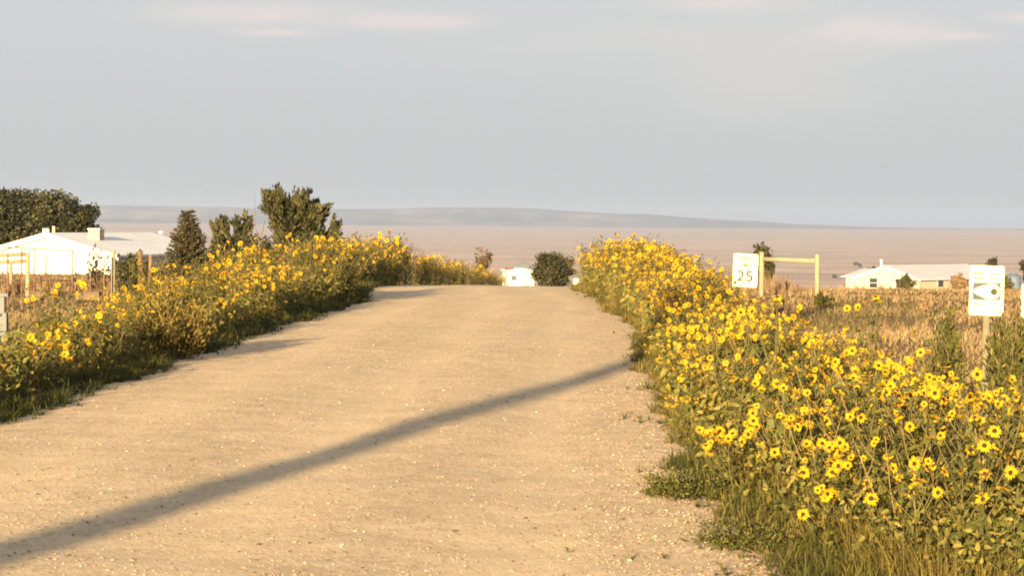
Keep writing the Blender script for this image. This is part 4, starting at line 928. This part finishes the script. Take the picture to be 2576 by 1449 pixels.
def build_signs():
    # speed limit
    d = 43.0; o, pn, zc, Mt = sign_base('speed_limit_sign', 1875, 680.5, d, .455, .615, rad(-9), rad(2.2), 'white speed limit sign reading 25 beside the wooden brace')
    u_post(o, -.3, zc + .27, M['steel'])
    lettering(pn, Mt, 'SPEED', .115, 0, .215, M['ink_pale'], .95); lettering(pn, Mt, 'LIMIT', .115, 0, .09, M['ink_pale'], .95)
    lettering(pn, Mt, '25', .285, 0, -.115, M['ink'], 1.12)
    # emblem sign
    d = 20.8; o, pn, zc, Mt = sign_base('emblem_sign', 2482, 731, d, .304, .448, rad(-6), rad(1.2), 'white notice sign with a grey teardrop emblem on a thin metal post')
    u_post(o, -.3, zc + .1, M['steel'])
    k = .304 / 85.0
    def bar(x0, x1, zc_, hh, mat, seed):
        g = random.Random(seed); x = x0
        while x < x1:
            w = min(g.uniform(2.5, 7), x1 - x)
            flat_shape(pn, Mt, 'text_line', [((x) * k, (zc_ - hh) * k), ((x + w - .9) * k, (zc_ - hh) * k), ((x + w - .9) * k, (zc_ + hh * g.uniform(.6, 1.1)) * k), (x * k, (zc_ + hh) * k)], mat); x += w
    bar(-35, -5, 43, 2.3, M['ink_pale'], 1); bar(6, 33, 42.5, 1.2, M['ink_pale'], 2); bar(-31, -8, 31, 2.3, M['ink_pale'], 3); bar(4, 33, 31, 1.3, M['ink_pale'], 4)
    # emblem: grey panel, white teardrop lying on its side, dark dot
    flat_shape(pn, Mt, 'emblem', [(x * k, z * k) for x, z in round_rect(69, 44, 4)][::1], M['emblem']).location = Mt.to_3x3() @ Vector((0, 0, -2 * k))
    drop = [(-34, 0), (-28, 6.5), (-14, 13), (2, 18), (14, 19.8), (24, 17), (30, 11), (32.5, 0), (30, -12), (24, -18), (14, -20.4), (2, -20), (-14, -13), (-28, -6.5)]
    flat_shape(pn, Mt, 'teardrop', [(x * k, (z - 2) * k) for x, z in drop][::-1], M['signwhite'], -.0095, .0017)
    flat_shape(pn, Mt, 'emblem_dot', [((18 + 8.6 * math.cos(a * math.pi / 10)) * k, (-2.5 + 8.6 * math.sin(a * math.pi / 10)) * k) for a in range(20)], M['emblem_dot'], -.0115, .0017)
    bar(-36, 2, -33.5, 1.0, M['ink_pale'], 5); bar(8, 32, -33, .8, M['ink_pale'], 6); bar(-36, -10, -40.5, .9, M['ink_pale'], 7); bar(-36, 30, -50, .6, M['ink_pale'], 8)
    # its neighbour, cut by the picture edge
    d = 20.6; o, pn, zc, Mt = sign_base('notice_sign', 2612, 757, d, .30, .30, rad(-6), rad(0), 'white notice sign cut off by the right edge of the picture')
    u_post(o, -.3, zc + .1, M['steel'])
def build_fences():
    brace('fence_brace', (1917, 634, 60.8), (2057, 640, 60), 'wooden brace of two round posts and a rail beside the speed limit sign', (.84,), M['wood'], True, .066)
    brace('fence_brace', (-70, 640, 53), (70, 634, 53), 'wooden brace with two rails at the left edge before the white house', (.95, .80), M['wood'], False, .055)
    for px, py, d, mat, label, r, ln in ((285, 630, 50, 'wood', 'pale wooden fence post nearest the white house gable', .05, 0), (357, 630, 47, 'wood_dark', 'dark brown leaning fence post behind the left bank', .05, -.02),
                                     (372, 640, 48.5, 'wood_dark', 'reddish fence post just right of the dark brown one', .035, .04), (1752, 642, 51, 'wood', 'pale square-topped post rising from the right sunflower bank', .07, 0), (28, 655, 58, 'wood', 'thin wooden post under the rails of the left brace', .04, 0)):
        b = on_ground(px, d); h = htop(px, py, d)
        o = post_mb(0, 0, -.3, h, r, (ln, 0)).build('fence_post', M[mat], None, b, smooth=True); tag(o, label, 'fence post')
    # wire panel fence on steel posts, left field
    o = bpy.data.objects.new('wire_fence', None); COL.objects.link(o); a = on_ground(-40, 47); o.location = a; tag(o, 'thin wire fence on steel posts across the left field', 'fence')
    pts = []
    for px, d, py in ((-40, 47, 640), (20, 47, 640), (55, 47.5, 626), (86, 48, 626), (116, 48, 640), (182, 49, 632), (228, 49, 690), (262, 49.5, 640)):
        b = on_ground(px, d) - a; h = htop(px, py, d); pts.append((b, h))
        mb = MB(); mb.box(b.x - .014, b.x + .014, b.y - .014, b.y + .014, b.z - .3, b.z + h); mb.build('post', M['rust'], o)
    mb = MB()
    for f in (.25, .5, .75):
        for (p, h), (q, h2) in zip(pts, pts[1:]):
            mb.tube([p + Vector((0, -.02, 1.0 * f)), (p + q) / 2 + Vector((0, -.02, f - .015)), q + Vector((0, -.02, 1.0 * f))], [.0035] * 3, 4, cap=False)
    mb.build('wire', M['wire'], o)
    # arched pipe gate frame
    o = bpy.data.objects.new('pipe_gate', None); COL.objects.link(o); a = on_ground(-30, 55); o.location = a; tag(o, 'thin pipe gate with rounded top corner in front of the white house', 'gate')
    q = on_ground(190, 56) - a; h1 = htop(-30, 620, 55); h2 = q.z + htop(190, 632, 56)
    mb = MB(); mb.tube([(0, 0, .1), (0, 0, h1)], [.017] * 2, 6); mb.tube([(0, 0, h1), (q.x * .5, q.y * .5, (h1 + h2) / 2 + .01), (q.x - .08, q.y, h2), (q.x - .02, q.y, h2 - .03), (q.x, q.y, h2 - .1), (q.x, q.y, q.z + .1)], [.017] * 6, 6); mb.build('frame', M['wire'], o)
    mb = MB()
    for f in (.3, .55): mb.tube([(0, 0, h1 * f), (q.x, q.y, q.z + (h2 - q.z) * f)], [.011] * 2, 5)
    mb.build('rail', M['wire'], o)
    # boards lying in the grass
    for px, d, L, yaw, label in ((96, 53, .20, .25, 'short pale weathered timber lying in the grass of the left field'), (222, 53, .29, -.08, 'longer pale weathered timber lying in the grass left of the bank'), (-6, 53.5, .22, 0, 'pale timber end cut by the left picture edge')):
        b = on_ground(px, d); mb = MB(); mb.box(-L, L, -.1, .1, -.03, .17, Matrix.Rotation(-.05, 4, 'Y'))
        tag(mb.build('timber', M['timber'], None, b, yaw), label, 'timber', 'timbers lying in the left field')
    # white pedestal at the left edge
    d = 31; b = on_ground(6, d); h = htop(6, 738, d); o = bpy.data.objects.new('utility_pedestal', None); COL.objects.link(o); o.location = b; tag(o, 'white utility pedestal with flat cap at the left picture edge', 'pedestal')
    mb = MB(); mb.box(-.07, .07, -.06, .06, -.1, h - .26); mb.build('body', M['pedestal'], o); mb = MB(); mb.box(-.035, .035, -.035, .035, h - .26, h - .04); mb.build('neck', M['pedestal'], o)
    mb = MB(); mb.box(-.09, .09, -.07, .07, h - .04, h); mb.build('cap', M['pedestal'], o)
    # white marker at the end of the right bank
    d = 66; b = on_ground(1450, d); h = htop(1450, 701, d); o = bpy.data.objects.new('road_marker', None); COL.objects.link(o); o.location = b; tag(o, 'small white marker at the crest beside the tall right clump', 'marker')
    mb = MB(); mb.prism(round_rect(.15, .2, .03), -.01, .01, Matrix.Translation((0, 0, h - .1))); mb.build('plate', M['signwhite'], o); mb = MB(); mb.box(-.02, .02, .011, .04, -.2, h - .08); mb.build('post', M['white'], o)
    # the utility pole whose shadow crosses the road
    x, y = -8.02, -12.0; b = Vector((x, y, gh(x, y))); o = bpy.data.objects.new('utility_pole', None); COL.objects.link(o); o.location = b; tag(o, 'tall wooden utility pole behind the viewpoint, casting the long shadow across the road', 'utility pole')
    mb = MB(); mb.tube([(0, 0, -.5), (0, 0, 5), (0, 0, 10.6)], [.225, .21, .18], 14); mb.build('pole', M['wood_dark'], o, smooth=True)
    mb = MB(); mb.tube([(0, 0, 10.6), (0, 0, 10.85)], [.05, .04], 10); mb.build('insulator', M['steel'], o, smooth=True)

# ------------------------------------------------------------------ light, sky, air
SUN_EL, SUN_AZ = 9.0, 193.34        # azimuth clockwise from +y
def build_light():
    el, az = rad(SUN_EL), rad(SUN_AZ)
    to_sun = Vector((math.sin(az) * math.cos(el), math.cos(az) * math.cos(el), math.sin(el)))
    ld = bpy.data.lights.new('sun', 'SUN'); ld.energy = SUN_E; ld.angle = rad(.5); ld.color = SUN_COL
    lo = bpy.data.objects.new('sun', ld); COL.objects.link(lo); lo.rotation_euler = (-to_sun).to_track_quat('-Z', 'Y').to_euler(); lo.location = (0, -20, 40)
    w = bpy.data.worlds.new('World'); scene.world = w; w.use_nodes = True; nt = w.node_tree; nt.nodes.clear()
    out = N(nt, 'ShaderNodeOutputWorld'); bg = N(nt, 'ShaderNodeBackground', Strength=SKY_S); nt.links.new(bg.outputs[0], out.inputs[0])
    sky = N(nt, 'ShaderNodeTexSky', sky_type='NISHITA', sun_disc=False, sun_elevation=el, sun_rotation=az, air_density=1.0, dust_density=3.0, ozone_density=1.0)
    hs = N(nt, 'ShaderNodeHueSaturation', Saturation=.35, Value=1.0); nt.links.new(sky.outputs[0], hs.inputs['Color'])
    tc = N(nt, 'ShaderNodeTexCoord'); G = tc.outputs['Generated']
    c = mixc(nt, .93, hs.outputs[0], SKY_GREY)
    # thin high cloud: soft banks placed by direction, broken up with noise
    sep = N(nt, 'ShaderNodeSeparateXYZ'); nt.links.new(G, sep.inputs[0])
    u = math_(nt, 'DIVIDE', sep.outputs[0], sep.outputs[1]); v = math_(nt, 'DIVIDE', sep.outputs[2], sep.outputs[1])
    cmb = N(nt, 'ShaderNodeCombineXYZ'); nt.links.new(u, cmb.inputs[0]); nt.links.new(v, cmb.inputs[1])
    mp = N(nt, 'ShaderNodeMapping'); mp.inputs['Scale'].default_value = (14, 52, 1); nt.links.new(cmb.outputs[0], mp.inputs[0])
    nz = noise(nt, mp.outputs[0], 1.0, 9, .62)
    tot = None
    for px, py, sx, sy, amp in ((640, 35, 210, 26, .75), (1010, 55, 135, 17, 1.15), (700, 84, 110, 10, .55), (2230, 85, 150, 34, .62), (2130, 72, 40, 20, .5), (2420, 92, 90, 9, .5), (1500, 100, 420, 60, .14), (1960, 180, 330, 130, .18), (2600, 45, 90, 12, .6), (1830, 10, 200, 20, .5)):
        r = ray(px, py); du = math_(nt, 'DIVIDE', math_(nt, 'SUBTRACT', u, r.x), sx / F); dv = math_(nt, 'DIVIDE', math_(nt, 'SUBTRACT', v, r.z), sy / F)
        e = math_(nt, 'POWER', 2.718, math_(nt, 'MULTIPLY', math_(nt, 'ADD', math_(nt, 'MULTIPLY', du, du), math_(nt, 'MULTIPLY', dv, dv)), -1.0))
        e = math_(nt, 'MULTIPLY', e, amp * 2.6); tot = e if tot is None else math_(nt, 'ADD', tot, e)
    front = math_(nt, 'GREATER_THAN', sep.outputs[1], .05)
    k = math_(nt, 'MULTIPLY', math_(nt, 'MULTIPLY', tot, front), ramp(nt, nz, [(.30, (.25,) * 3), (.60, (1,) * 3)]))
    c = mixc(nt, math_(nt, 'MINIMUM', k, 1.0), c, CLOUD)
    nt.links.new(c, bg.inputs[0])
def build_haze():
    mb = MB(); S = 19000; mb.box(-S, S, -3000, S + 600, -75, 150)
    m, nt, out = new_mat('hazy_air')
    pv = N(nt, 'ShaderNodeVolumePrincipled'); pv.inputs['Color'].default_value = HAZE_COL; pv.inputs['Density'].default_value = HAZE_D; pv.inputs['Anisotropy'].default_value = HAZE_G
    nt.links.new(pv.outputs[0], out.inputs['Volume'])
    tag(mb.build('haze', m), 'thin evening haze over the plain', 'haze', kind='stuff')

SUN_E, SUN_COL = 4.0, (1.0, .74, .40)
SKY_S = .1
SKY_GREY = (.845, .885, .905)
CLOUD = (1.24, 1.145, 1.10)
HAZE_D, HAZE_G, HAZE_COL = 8.0e-5, .20, (.49, .605, .90, 1)
EXPOSURE = 2.65

build_terrain(); build_road(); build_hills()
build_sunflowers(); build_cover(); build_gravel()
build_trees(); build_houses(); build_signs(); build_fences()
build_light(); build_haze()

scene.render.engine = 'CYCLES'
scene.view_settings.view_transform = 'Standard'; scene.view_settings.look = 'None'
scene.view_settings.exposure = EXPOSURE; scene.view_settings.gamma = 1.0; scene.view_settings.use_curve_mapping = False
cy = scene.cycles
cy.max_bounces = 5; cy.diffuse_bounces = 3; cy.glossy_bounces = 2; cy.transmission_bounces = 3; cy.volume_bounces = 0; cy.transparent_max_bounces = 8
cy.use_denoising = True; cy.filter_width = 1.9
cy.sample_clamp_indirect = 6.0
